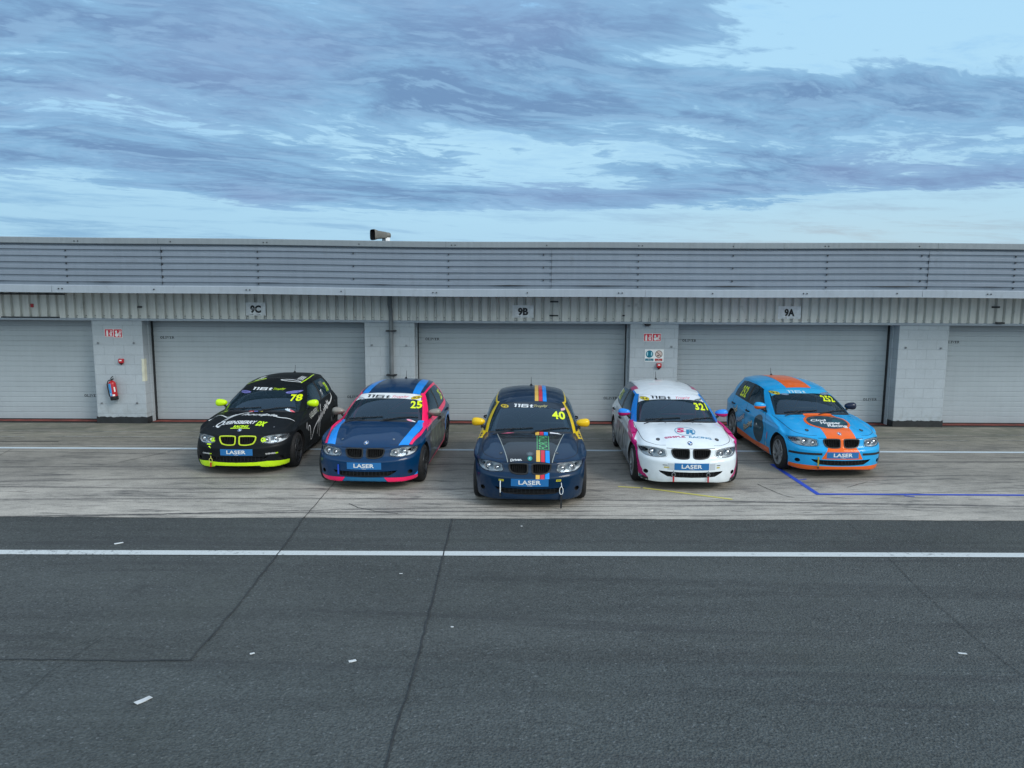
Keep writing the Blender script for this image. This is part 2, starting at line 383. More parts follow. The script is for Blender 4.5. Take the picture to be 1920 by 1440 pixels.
class MB:
    def __init__(s): s.v = []; s.f = []; s.mi = []
    def add(s, vs, fs, mi=0):
        b = len(s.v); s.v += [Vector(v) for v in vs]; s.f += [tuple(b + i for i in f) for f in fs]; s.mi += [mi] * len(fs)
    def box(s, x0, x1, y0, y1, z0, z1, mi=0, M4=None, bev=0):
        vs = [(x, y, z) for z in (z0, z1) for y in (y0, y1) for x in (x0, x1)]
        if M4: vs = [M4 @ Vector(v) for v in vs]
        s.add(vs, [(0, 2, 3, 1), (4, 5, 7, 6), (0, 1, 5, 4), (2, 6, 7, 3), (0, 4, 6, 2), (1, 3, 7, 5)], mi)
    def tube(s, pts, r, n=8, mi=0, closed=False, cap=True):
        pts = [Vector(p) for p in pts]; N = len(pts); rings = []
        ref = None
        for i in range(N):
            a = pts[(i - 1) % N] if (closed or i > 0) else pts[i]; b = pts[(i + 1) % N] if (closed or i < N - 1) else pts[i]
            t = (b - a).normalized()
            if ref is None: ref = t.orthogonal().normalized()
            ref = (ref - t * ref.dot(t)).normalized(); u = t.cross(ref)
            rr = r[i] if isinstance(r, (list, tuple)) else r
            rings.append([pts[i] + (ref * cos(2 * pi * k / n) + u * sin(2 * pi * k / n)) * rr for k in range(n)])
        b0 = len(s.v)
        for R_ in rings: s.v += R_
        for i in range(N if closed else N - 1):
            for k in range(n):
                j = (i + 1) % N
                s.f.append((b0 + i * n + k, b0 + i * n + (k + 1) % n, b0 + j * n + (k + 1) % n, b0 + j * n + k)); s.mi.append(mi)
        if cap and not closed:
            s.f.append(tuple(b0 + k for k in range(n))[::-1]); s.mi.append(mi)
            s.f.append(tuple(b0 + (N - 1) * n + k for k in range(n))); s.mi.append(mi)
    def lathe(s, prof, M4, n=32, mi=0):
        """prof: (radius, along) pairs turned round local X"""
        b0 = len(s.v)
        for (r, a) in prof:
            for k in range(n):
                t = 2 * pi * k / n; s.v.append(M4 @ Vector((a, r * cos(t), r * sin(t))))
        for i in range(len(prof) - 1):
            for k in range(n):
                s.f.append((b0 + i * n + k, b0 + i * n + (k + 1) % n, b0 + (i + 1) * n + (k + 1) % n, b0 + (i + 1) * n + k)); s.mi.append(mi)
    def disc(s, c, u, v, ru, rv, n=20, mi=0, dist=0):
        c, u, v = Vector(c), Vector(u), Vector(v)
        s.add([c + u * ru * cos(2 * pi * k / n) + v * rv * sin(2 * pi * k / n) for k in range(n)], [tuple(range(n))], mi)
    def build(s, name, mats, parent=None, smooth=False, bevel=0):
        o = mesh_obj(name, s.v, s.f, mats, parent, smooth)
        if any(s.mi): o.data.polygons.foreach_set('material_index', s.mi)
        bm = bmesh.new(); bm.from_mesh(o.data); bmesh.ops.recalc_face_normals(bm, faces=bm.faces)
        if bevel:
            es = [e for e in bm.edges if len(e.link_faces) == 2 and e.calc_face_angle() > .6]
            bmesh.ops.bevel(bm, geom=es, offset=bevel, segments=2, affect='EDGES', profile=.6)
        if smooth:
            for e in bm.edges:
                if len(e.link_faces) == 2 and e.calc_face_angle() > radians(40): e.smooth = False
        bm.to_mesh(o.data); bm.free()
        return o


def tag(o, label=None, cat=None, group=None, kind=None):
    for k, v in (('label', label), ('category', cat), ('group', group), ('kind', kind)):
        if v: o[k] = v
    return o


def empty(name, loc, rz=0):
    o = bpy.data.objects.new(name, None); C.objects.link(o); o.location = loc; o.rotation_euler = (0, 0, rz); o.empty_display_size = .2
    return o


_txt = {}


def text2d(s, size=1., bold=0., shear=0., xs=1., align='CENTER', spacing=1.):
    """letters as flat triangles: (verts2d, faces), centred on x, baseline-centred on y, height of capitals = size"""
    key = (s, bold, shear, spacing)
    if key not in _txt:
        cu = bpy.data.curves.new('t', 'FONT'); cu.body = s; cu.size = 1; cu.offset = bold; cu.shear = shear; cu.resolution_u = 3; cu.space_character = spacing
        ob = bpy.data.objects.new('t', cu); C.objects.link(ob)
        dg = bpy.context.evaluated_depsgraph_get(); me = ob.evaluated_get(dg).to_mesh()
        vs = [(v.co.x, v.co.y) for v in me.vertices]; fs = [tuple(p.vertices) for p in me.polygons]
        ob.evaluated_get(dg).to_mesh_clear(); C.objects.unlink(ob); bpy.data.objects.remove(ob); bpy.data.curves.remove(cu)
        _txt[key] = (vs, fs)
    vs, fs = _txt[key]
    x0 = min(v[0] for v in vs); x1 = max(v[0] for v in vs); y0 = min(v[1] for v in vs)
    h = .70; k = size / h
    cx = (x0 + x1) / 2 if align == 'CENTER' else x0
    return [((v[0] - cx) * k * xs, (v[1] - h / 2) * k) for v in vs], fs


def t_fit(s, width, height, **kw):
    """text stretched to an exact width and capital height"""
    vs, fs = text2d(s, height, **kw)
    x0 = min(v[0] for v in vs); x1 = max(v[0] for v in vs); k = width / (x1 - x0)
    return [((v[0] - (x0 + x1) / 2) * k, v[1]) for v in vs], fs


def place2d(tf, u, v, rot=0.):
    vs, fs = tf; c, s_ = cos(rot), sin(rot)
    return [(u + a * c - b * s_, v + a * s_ + b * c) for a, b in vs], fs


def poly2d(pts): return list(pts), [tuple(range(len(pts)))]
def rect2d(u0, v0, u1, v1): return poly2d([(u0, v0), (u1, v0), (u1, v1), (u0, v1)])
def ell2d(u, v, ru, rv, n=28): return poly2d([(u + ru * cos(2 * pi * k / n), v + rv * sin(2 * pi * k / n)) for k in range(n)])


def ring2d(u, v, ru, rv, t, n=28):
    a = [(u + ru * cos(2 * pi * k / n), v + rv * sin(2 * pi * k / n)) for k in range(n)]
    b = [(u + (ru - t) * cos(2 * pi * k / n), v + (rv - t) * sin(2 * pi * k / n)) for k in range(n)]
    return a + b, [(k, (k + 1) % n, n + (k + 1) % n, n + k) for k in range(n)]


def line2d(pts, w, taper=False):
    P = [Vector(p) for p in pts]; L = []; R_ = []
    for i, p in enumerate(P):
        a = P[max(i - 1, 0)]; b = P[min(i + 1, len(P) - 1)]; t = (b - a).normalized(); n = Vector((-t.y, t.x))
        ww = w[i] if isinstance(w, (list, tuple)) else w
        L.append(tuple(p + n * ww / 2)); R_.append(tuple(p - n * ww / 2))
    N = len(P)
    return L + R_, [(i, i + 1, N + i + 1, N + i) for i in range(N - 1)]


def crv(pts, n=8):
    """smooth curve through 2-D points"""
    P = [Vector(p) for p in pts]; out = []
    for i in range(len(P) - 1):
        a = P[max(i - 1, 0)]; b = P[i]; c = P[i + 1]; d = P[min(i + 2, len(P) - 1)]
        for k in range(n):
            t = k / n; out.append(tuple(.5 * ((2 * b) + (c - a) * t + (2 * a - 5 * b + 4 * c - d) * t * t + (3 * b - a - 3 * c + d) * t ** 3)))
    out.append(tuple(P[-1])); return out


def merge2d(*items):
    vs = []; fs = []
    for a, b in items:
        k = len(vs); vs += a; fs += [tuple(i + k for i in f) for f in b]
    return vs, fs


def flat_obj(name, tf, mat, to3, parent=None, thick=0):
    vs, fs = tf
    return mesh_obj(name, [to3(u, v) for u, v in vs], fs, mat, parent)


def race_logo(a, b, v, h, sh=.3):
    """the series name: wide slanted block figures 1 1 6 and a small t, spanning a..b"""
    R = lambda x0, y0, x1, y1: rect2d(x0, y0, x1, y1)
    one = [R(.09, 0, .21, 1), poly2d([(0, 1), (0, .80), (.09, .80), (.21, 1)])]
    six = [R(0, 0, .12, 1), R(.12, .80, .52, 1), R(.12, 0, .42, .18), R(.42, 0, .54, .62), R(.12, .45, .42, .62)]
    tee = [R(.08, 0, .20, .9), R(0, .55, .28, .72), R(.20, 0, .30, .16)]
    out = []; x = 0
    for gl, ad in ((one, .28), (one, .30), (six, .62), (tee, .30)):
        for vs, fs in gl: out.append(([(u + x, w) for u, w in vs], fs))
        x += ad
    vs, fs = merge2d(*out); k = (b - a) / x
    return [(a + u * k + (w - .5) * h * sh, v + (w - .5) * h) for u, w in vs], fs

# ------------------------------------------------------------------ the hatchback body: rings x columns of key points, smoothly interpolated
# local axes: X to the car's left (viewer's right), Y from the nose to the tail, Z up
NC = 18
YF = [0, .16, .32, .47, .62, .745, .815]
SWEEP = [0, .008, .030, .072, .150, .275, .440]
XS = {7: .73, 8: 1.10, 9: 1.60, 10: 2.45, 11: 2.58, 12: 3.0, 13: 3.45, 14: 3.85}


def low_ring(x0, zf, zs, ys, zr, xr, sw=1.0, inset=0.):
    r = []
    for c in range(7):
        z = zf[c] if isinstance(zf, list) else zf + (zs - zf) * (c / 7.) ** 3
        r.append([x0 + SWEEP[c] * sw + inset, YF[c] * (ys / .868) * (1 - inset * .6), z])
    for c in range(7, 15):
        t = max(0, (c - 11) / 3.); bulge = [.0, .0, -.006, -.008, -.008, -.004, .002, -.022][c - 7]
        r.append([XS[c], ys + bulge - inset, zs + (zr - zs) * t * .45])
    r.append([xr - .13, .735 * ys / .868 - inset, zs + (zr - zs) * .7])
    r.append([xr - .045, .47 * ys / .868 - inset, zr])
    r.append([xr, 0, zr])
    return r


def lerp3(a, b, t): return [a[i] + (b[i] - a[i]) * t for i in range(3)]


CROWN = [(1.9, 1.235), (2.03, 1.277), (2.3, 1.332), (2.6, 1.364), (2.9, 1.378), (3.2, 1.376), (3.5, 1.358), (3.75, 1.33), (3.95, 1.298)]


def crown(x):
    for (a, za), (b, zb) in zip(CROWN, CROWN[1:]):
        if x <= b: return za + (zb - za) * (x - a) / (b - a)
    return CROWN[-1][1]


def key_rings():
    R = []
    R.append(low_ring(.03, .19, .19, .84, .26, 4.15, 1, .05))
    R.append(low_ring(.015, [.158, .156, .150, .138, .132, .135, .145], .165, .832, .25, 4.17))
    R.append(low_ring(.0, .200, .215, .850, .30, 4.20))
    R.append(low_ring(-.004, .285, .31, .862, .40, 4.215))
    R.append(low_ring(-.004, .375, .42, .872, .50, 4.222))
    R.append(low_ring(-.008, .455, .51, .869, .56, 4.225))
    R.append(low_ring(-.002, .482, .56, .865, .60, 4.215))
    R.append(low_ring(.044, .530, .61, .862, .66, 4.17, .98))
    R.append(low_ring(.066, [.595, .595, .592, .588, .585, .592, .605], .665, .864, .74, 4.16, 1.0))
    R.append(low_ring(.082, [.668, .668, .667, .668, .675, .672, .668], .722, .866, .80, 4.15, 1.05))
    R.append(low_ring(.098, [.686, .686, .685, .687, .694, .694, .692], .748, .848, .85, 4.14, 1.06))
    r14 = [[1.13, 0, .912], [1.135, .17, .911], [1.15, .34, .906], [1.185, .49, .898], [1.245, .61, .888], [1.35, .695, .874], [1.45, .735, .869],
           [1.56, .770, .872], [1.80, .784, .878], [2.10, .790, .888], [2.58, .792, .900], [2.70, .792, .903], [3.05, .788, .915], [3.55, .768, .932],
           [3.80, .728, .942], [3.98, .645, .95], [4.06, .40, .955], [4.08, 0, .957]]
    r10 = R[-1]
    for k, (tf, ff, ts, fs) in enumerate([(.13, .23, .25, .28), (.37, .53, .5, .54), (.69, .84, .75, .79)]):
        r = []
        for c in range(NC):
            wside = 0 if c <= 5 else (.25 if c == 6 else (.6 if c == 7 else 1))
            if c >= 15: wside = 1
            t = tf * (1 - wside) + ts * wside; f = ff * (1 - wside) + fs * wside
            a, b = r10[c], r14[c]
            y = a[1] + (b[1] - a[1]) * (t if c > 5 else t ** .8)
            p = [a[0] + (b[0] - a[0]) * t, y, a[2] + (b[2] - a[2]) * f]
            if c <= 2: p[2] += [.018, .022, .015][k] * (1 if c < 2 else .8)
            if c == 3: p[2] -= .004
            if c in (4, 5): p[2] += .006
            if c in (7, 8): p[1] += .012
            r.append(p)
        R.append(r)
    R.append(r14)
    r18 = [[2.03, 0, 1.276], [2.035, .16, 1.274], [2.05, .30, 1.268], [2.07, .42, 1.257], [2.10, .505, 1.243], [2.14, .555, 1.228], [2.19, .590, 1.215],
           [2.26, .605, 1.222], [2.35, .612, 1.240], [2.46, .616, 1.254], [2.64, .618, 1.264], [2.75, .618, 1.267], [3.10, .612, 1.266], [3.50, .592, 1.240],
           [3.70, .565, 1.232], [3.83, .49, 1.250], [3.89, .29, 1.275], [3.91, 0, 1.285]]
    for t in (.05, .36, .70):
        r = []
        for c in range(NC):
            p = lerp3(r14[c], r18[c], t)
            b = .030 * sin(pi * t)
            if c <= 4: p[2] += b * .9; p[0] -= b * .5
            elif c <= 6: p[1] += b * .55; p[2] += b * .5; p[0] -= b * .2
            elif c <= 14: p[1] += b * .8
            else: p[0] += b; p[1] += b * .2
            r.append(p)
        R.append(r)
    R.append(r18)
    r19 = []
    for c in range(NC):
        x, y, z = r18[c]
        if c <= 6: x += .05; y *= .965
        elif c >= 15: x += [.02, .035, .04][c - 15]; y *= .95
        else: y -= .028
        zc = crown(x) - .075 * (abs(y) / .575) ** 2.6
        r19.append([x, y, max(zc, z + .012)])
    R.append(r19)
    for q in (.30, .68):
        r = []
        for c in range(NC):
            x, y, z = r19[c]; xm = 2.5 + (x - 2.08) * (3.5 - 2.5) / (3.95 - 2.08)
            x2 = x + (xm - x) * q; y2 = y * (1 - q)
            r.append([x2, y2, crown(x2) - .075 * (abs(y2) / .575) ** 2.6])
        R.append(r)
    R.append([[2.5 + (p[0] - 2.08) / 1.87, 0, crown(2.5 + (p[0] - 2.08) / 1.87)] for p in r19])
    return R


def pchip(P, subs):
    """interpolate a list of points; returns dense points and the source interval of every step"""
    n = len(P); d = [[P[i + 1][k] - P[i][k] for k in range(len(P[0]))] for i in range(n - 1)]
    m = []
    for i in range(n):
        mm = []
        for k in range(len(P[0])):
            if i == 0: mm.append(d[0][k])
            elif i == n - 1: mm.append(d[-1][k])
            else:
                a, b = d[i - 1][k], d[i][k]
                mm.append(0 if a * b <= 0 else 2 * a * b / (a + b))
        m.append(mm)
    out = []; seg = []
    for i in range(n - 1):
        for s_ in range(subs[i]):
            t = s_ / subs[i]; h1 = 2 * t ** 3 - 3 * t * t + 1; h2 = t ** 3 - 2 * t * t + t; h3 = -2 * t ** 3 + 3 * t * t; h4 = t ** 3 - t * t
            out.append([h1 * P[i][k] + h2 * m[i][k] + h3 * P[i + 1][k] + h4 * m[i + 1][k] for k in range(len(P[0]))]); seg.append(i)
    out.append(list(P[-1]))
    return out, seg


SLOT = ['paint', 'rail', 'inner', 'trim', 'windscreen', 'glass_front_l', 'glass_front_r', 'glass_rear_l', 'glass_rear_r', 'rear_window']


def region(r, c, left):
    if 15 <= r < 18:
        if c <= 4: return 4
        if 7 <= c <= 9: return 5 if left else 6
        if c == 10: return 3
        if 11 <= c <= 12: return 7 if left else 8
        if c >= 15: return 9
    if r == 14 and 7 <= c <= 12: return 3
    if r == 14 and c <= 4: return 3
    if (14 <= r < 18 and 5 <= c <= 6) or (r == 18 and 5 <= c <= 14): return 1
    if r == 0: return 2
    return 0


def body_mesh():
    K = key_rings()
    cs = [4, 4, 4, 4, 4, 4, 6, 6, 6, 8, 2, 6, 6, 5, 4, 5, 6]
    rs = [2, 2, 2, 3, 3, 2, 2, 3, 3, 2, 4, 6, 6, 5, 1, 4, 4, 4, 2, 4, 5, 5]
    D = [pchip(r, cs)[0] for r in K]; cseg = pchip(K[0], cs)[1]
    ncol = len(D[0]); cols = []
    for j in range(ncol): cols.append(pchip([D[i][j] for i in range(len(D))], rs)[0])
    rseg = pchip([D[i][0] for i in range(len(D))], rs)[1]
    nr = len(cols[0])
    verts = []; faces = []; mi = []
    for side in (1, -1):
        b = len(verts)
        for i in range(nr):
            for j in range(ncol): x, y, z = cols[j][i]; verts.append((side * y, x, z))
        for i in range(nr - 1):
            for j in range(ncol - 1):
                q = (b + i * ncol + j, b + i * ncol + j + 1, b + (i + 1) * ncol + j + 1, b + (i + 1) * ncol + j)
                faces.append(q if side > 0 else q[::-1]); mi.append(region(rseg[i], cseg[j], side > 0))
    # floor
    me = bpy.data.meshes.new('body'); me.from_pydata(verts, [], faces)
    me.polygons.foreach_set('material_index', mi)
    bm = bmesh.new(); bm.from_mesh(me)
    bmesh.ops.remove_doubles(bm, verts=bm.verts, dist=.0004)
    be = [e for e in bm.edges if len(e.link_faces) == 1]
    res = bmesh.ops.contextual_create(bm, geom=be)
    for f in res['faces']: f.material_index = 2
    bmesh.ops.triangulate(bm, faces=[f for f in bm.faces if len(f.verts) > 4])
    bmesh.ops.recalc_face_normals(bm, faces=bm.faces)
    bm.to_mesh(me); bm.free()
    return me


ME0 = body_mesh()
_bm = bmesh.new(); _bm.from_mesh(ME0); BV0 = BVHTree.FromBMesh(_bm); _bm.free()
FR = {'F': lambda u, v: (Vector((u, -1, v)), Vector((0, 1, 0))), 'T': lambda u, v: (Vector((u, v, 3)), Vector((0, 0, -1))),
      'L': lambda u, v: (Vector((3, u, v)), Vector((-1, 0, 0))), 'R': lambda u, v: (Vector((-3, u, v)), Vector((1, 0, 0))),
      'B': lambda u, v: (Vector((u, 6, v)), Vector((0, -1, 0)))}


def hit(fr, u, v, bvh=None):
    o, d = FR[fr](u, v); return (bvh or BV0).ray_cast(o, d)


def cutter(outline, depth, taper=.92):
    """a plug whose front pokes out of the nose and whose back lies `depth` behind the skin"""
    P = [Vector(p) for p in outline]; c = sum(P, Vector((0, 0))) / len(P)
    fr = []; bk = []
    for p in P:
        h = hit('F', p.x, p.y)[0]; q = c + (p - c) * taper
        fr.append((p.x, -.3, p.y)); bk.append((q.x, (h.y if h else .3) + depth, q.y))
    n = len(P)
    return fr + bk, [tuple(range(n)), tuple(range(2 * n - 1, n - 1, -1))] + [(i, n + i, n + (i + 1) % n, (i + 1) % n) for i in range(n)]


def smooth_out(pts, n=4):
    """closed Catmull-Rom outline"""
    P = [Vector(p) for p in pts]; N = len(P); out = []
    for i in range(N):
        a, b, c, d = P[i - 1], P[i], P[(i + 1) % N], P[(i + 2) % N]
        for k in range(n):
            t = k / n; out.append(tuple(.5 * ((2 * b) + (c - a) * t + (2 * a - 5 * b + 4 * c - d) * t * t + (3 * b - a - 3 * c + d) * t ** 3)))
    return out


HL = smooth_out([(.385, .553), (.388, .60), (.405, .650), (.50, .668), (.62, .677), (.73, .668), (.800, .648), (.797, .615), (.765, .575), (.69, .541), (.58, .528), (.47, .534)], 3)
KID = smooth_out([(.036, .560), (.034, .640), (.050, .664), (.16, .668), (.275, .662), (.304, .645), (.292, .585), (.255, .540), (.17, .522), (.075, .524), (.046, .535)], 3)
INT = [(-.40, .238), (-.51, .296), (-.545, .330), (-.35, .322), (0, .318), (.35, .322), (.545, .330), (.51, .296), (.40, .238), (.2, .228), (0, .226), (-.2, .228)]
FOG = [(.692 + .037 * cos(2 * pi * k / 16), .283 + .037 * sin(2 * pi * k / 16)) for k in range(16)]


def mir(o): return [(-a, b) for a, b in o][::-1]


WHEELS = [(.73, 1), (.73, -1), (3.40, 1), (3.40, -1)]
WR = .308


def cut_body():
    o = bpy.data.objects.new('body', ME0); C.objects.link(o)
    for i in range(len(SLOT)):
        ME0.materials.append(M['black'])
    mb = MB(); cuts = []
    def add(vs, fs, bev=0):
        me = bpy.data.meshes.new('c'); me.from_pydata([tuple(v) for v in vs], [], fs)
        for i in range(len(SLOT)): me.materials.append(M['black'])
        me.polygons.foreach_set('material_index', [2] * len(fs))
        bm = bmesh.new(); bm.from_mesh(me); bmesh.ops.triangulate(bm, faces=[f for f in bm.faces if len(f.verts) > 4]); bmesh.ops.recalc_face_normals(bm, faces=bm.faces); bm.to_mesh(me); bm.free()
        co = bpy.data.objects.new('c', me); C.objects.link(co); cuts.append(co)
    for y, s_ in WHEELS:
        n = 40; R_ = WR + (.040 if y < 2 else .036); v = []
        for x in (.56 * s_, 1.1 * s_): v += [(x, y + R_ * cos(2 * pi * k / n), WR + .004 + R_ * sin(2 * pi * k / n)) for k in range(n)]
        add(v, [tuple(range(n)), tuple(range(2 * n - 1, n - 1, -1))] + [(k, n + k, n + (k + 1) % n, (k + 1) % n) for k in range(n)])
    for ol, dep in ((HL, .085), (KID, .05), (FOG, .07)):
        add(*cutter(ol, dep)); add(*cutter(mir(ol), dep))
    add(*cutter(INT, .10))
    for co in cuts:
        md = o.modifiers.new('b', 'BOOLEAN'); md.object = co; md.operation = 'DIFFERENCE'; md.solver = 'EXACT'; md.material_mode = 'INDEX'
    dg = bpy.context.evaluated_depsgraph_get(); me = bpy.data.meshes.new_from_object(o.evaluated_get(dg), depsgraph=dg)
    for co in cuts: bpy.data.objects.remove(co)
    bpy.data.objects.remove(o)
    return me


MEC = cut_body()
_bm = bmesh.new(); _bm.from_mesh(MEC); BVC = BVHTree.FromBMesh(_bm)


def split(slots, extra=None):
    bm = bmesh.new(); bm.from_mesh(MEC)
    bmesh.ops.delete(bm, geom=[f for f in bm.faces if f.material_index not in slots], context='FACES')
    for f in bm.faces: f.smooth = True
    for e in bm.edges:
        if len(e.link_faces) == 2 and (e.calc_face_angle() > radians(38) or e.link_faces[0].material_index != e.link_faces[1].material_index and 2 in (e.link_faces[0].material_index, e.link_faces[1].material_index)): e.smooth = False
    me = bpy.data.meshes.new('m'); bm.to_mesh(me); bm.free()
    return me


CAR_ME = {'body': split({0, 1, 2, 3})}
for i in range(4, 10):
    m_ = split({i}); m_.polygons.foreach_set('material_index', [0] * len(m_.polygons)); CAR_ME[SLOT[i]] = m_
for k_ in CAR_ME:
    idx_ = [p.material_index for p in CAR_ME[k_].polygons]; CAR_ME[k_].materials.clear()
    for i in range(4 if k_ == 'body' else 1): CAR_ME[k_].materials.append(M['black'])
    CAR_ME[k_].polygons.foreach_set('material_index', idx_)


def drape2(tf, fr, off=.002, grid=.03, mirror=False, keep_cut=False):
    """lay flat shapes onto the skin of the car along one axis"""
    vs, fs = tf
    P = [(-u if mirror else u, v) for u, v in vs]
    tris = []
    for f in fs:
        if len(f) == 3: tris.append([P[i] for i in f])
        elif len(f) == 4: tris += [[P[f[0]], P[f[1]], P[f[2]]], [P[f[0]], P[f[2]], P[f[3]]]]
        else:
            for t in geometry.tessellate_polygon([[Vector((*P[i], 0)) for i in f]]): tris.append([P[f[i]] for i in t])
    out = []; st = tris
    while st:
        t = st.pop()
        L = [((t[i][0] - t[(i + 1) % 3][0]) ** 2 + (t[i][1] - t[(i + 1) % 3][1]) ** 2, i) for i in range(3)]
        l, i = max(L)
        if l > grid * grid:
            a, b, c = t[i], t[(i + 1) % 3], t[(i + 2) % 3]; m = ((a[0] + b[0]) / 2, (a[1] + b[1]) / 2)
            st += [[a, m, c], [m, b, c]]
        else: out.append(t)
    idx = {}; V = []; F = []
    for t in out:
        f = []
        for p in t:
            k = (round(p[0], 5), round(p[1], 5))
            if k not in idx:
                h = hit(fr, *p); ok = h[0] is not None
                if ok and not keep_cut:
                    h2 = hit(fr, p[0], p[1], BVC); ok = h2[0] is not None and (h2[0] - h[0]).length < .004
                if ok:
                    n = h[1]; o, d = FR[fr](*p)
                    if n.dot(d) > 0: n = -n
                    V.append(h[0] + n * off); idx[k] = len(V) - 1
                else: idx[k] = None
            f.append(idx[k])
        if None not in f and len(set(f)) == 3:
            nn = (V[f[1]] - V[f[0]]).cross(V[f[2]] - V[f[0]]); o, d = FR[fr](*t[0])
            if max((V[f[i]] - V[f[i - 1]]).length for i in range(3)) < grid * 6: F.append(tuple(f) if nn.dot(d) < 0 else tuple(f[::-1]))
    return V, F


def decal(name, items, parent, label=None, keep=False, lift=0, split=False, grid=.03):
    """items: (tf, frame, material, level[, mirror]) joined into one thin sheet following the bodywork"""
    if split and len(items) > 1:
        for it in items: decal(name, [it], parent, label, keep, lift, False, grid)
        return
    mb = MB(); mats = []
    for it in items:
        tf, fr, mat, lev = it[:4]; mirr = it[4] if len(it) > 4 else False
        V, F = drape2(tf, fr, .0015 + .0012 * lev + lift, grid, mirr, keep)
        if mat not in mats: mats.append(mat)
        mb.add(V, F, mats.index(mat))
    if not mb.f: print('EMPTY DECAL', name); return None
    o = mesh_obj(name, mb.v, mb.f, mats, parent, True)
    o.data.polygons.foreach_set('material_index', mb.mi)
    if label: o['label'] = label
    return o


# ------------------------------------------------------------------ parts shared by the five cars
def skin_pt(u, v, off=0):
    h = hit('F', u, v); return h[0] + h[1] * off if h[0] else Vector((u, .3, v))


def headlight_parts(s_):
    """housing with two lamp units behind a clear cover"""
    ol = HL if s_ > 0 else mir(HL)
    hs = MB()                                     # bowl following the recess
    V, F = cutter(ol, .034, .97); n = len(ol)
    back = V[n:]; frt = [skin_pt(u, v) + Vector((0, .004, 0)) for u, v in ol]
    c = sum((Vector(b) for b in back), Vector()) / n
    hs.add(frt + back + [c], [(i, n + i, n + (i + 1) % n, (i + 1) % n) for i in range(n)] + [(n + i, 2 * n, n + (i + 1) % n) for i in range(n)], 0)
    # dark surround
    P = [Vector(p) for p in ol]; cc = sum(P, Vector((0, 0))) / n
    inn = [skin_pt(*(cc + (p - cc) * .96)) + Vector((0, .006, 0)) for p in P]; out = [skin_pt(*p) + Vector((0, .002, 0)) for p in P]
    hs.add(out + inn, [(i, (i + 1) % n, n + (i + 1) % n, n + i) for i in range(n)], 1)
    lamps = []
    for (u, v, r) in ((.605, .607, .060), (.475, .600, .045)):
        y = skin_pt(s_ * u, v).y + .022
        M4 = Matrix.Translation((s_ * u, y, v)) @ Matrix.Rotation(radians(90), 4, 'Z')
        L = MB()
        L.lathe([(r * 1.12, -.028), (r * 1.12, -.036), (r * .95, -.034), (r * .88, -.012), (r * .62, .02)], M4, 24, 0)
        L.lathe([(r * .62, .0), (r * .56, -.016), (r * .4, -.028), (r * .2, -.034), (.001, -.036)], M4, 20, 1)
        lamps.append(L)
    # ribs of the indicator at the outer end
    for k in range(5):
        u = .70 + k * .018; p = skin_pt(s_ * u, .625)
        hs.box(s_ * u - .003, s_ * u + .003, p.y + .012, p.y + .04, .585, .655, 2)
    V2, F2 = drape2(poly2d(ol), 'F', -.0012, .03, False, True)
    return hs, lamps, (V2, F2)


def tube_outline(ol, r, off=.004, n=6):
    mb = MB(); mb.tube([skin_pt(u, v, off) for u, v in ol], r, n, 0, True); return mb


def wheel_mb():
    """tyre and rim meshes about the wheel centre, outer face towards +X"""
    I = Matrix.Identity(4); t = MB(); w2 = .105
    t.lathe([(.222, w2 - .012), (.232, w2), (.262, w2 + .004), (.292, w2 - .010), (.305, w2 - .030), (.308, w2 - .06), (.308, -w2 + .05), (.300, -w2 + .02), (.26, -w2 + .0), (.222, -w2 + .01)], I, 48)
    r = MB()
    r.lathe([(.226, w2 - .006), (.222, w2 + .004), (.212, w2 - .002), (.205, w2 - .03), (.200, -w2 + .02), (.222, -w2 + .0)], I, 40)
    for k in range(5):
        a = 2 * pi * k / 5
        for da in (-.19, .19):
            p0 = Vector((w2 - .030, .045 * cos(a + da * .4), .045 * sin(a + da * .4))); p1 = Vector((w2 - .010, .210 * cos(a + da), .210 * sin(a + da)))
            t_ = (p1 - p0).normalized(); sd_ = t_.cross(Vector((1, 0, 0))).normalized()
            vs = []
            for p, hw in ((p0, .018), (p1, .012)):
                vs += [p + sd_ * hw + Vector((.006, 0, 0)), p - sd_ * hw + Vector((.006, 0, 0)), p - sd_ * hw * 1.4 - Vector((.022, 0, 0)), p + sd_ * hw * 1.4 - Vector((.022, 0, 0))]
            r.add(vs, [(0, 1, 5, 4), (1, 2, 6, 5), (2, 3, 7, 6), (3, 0, 4, 7), (0, 3, 2, 1), (4, 5, 6, 7)])
    r.lathe([(.064, w2 - .05), (.062, w2 - .022), (.03, w2 - .014), (.001, w2 - .012)], I, 20)
    b = MB(); b.lathe([(.001, -.02), (.15, -.02), (.15, .02), (.001, .02)], I, 28)      # brake disc
    return t, r, b


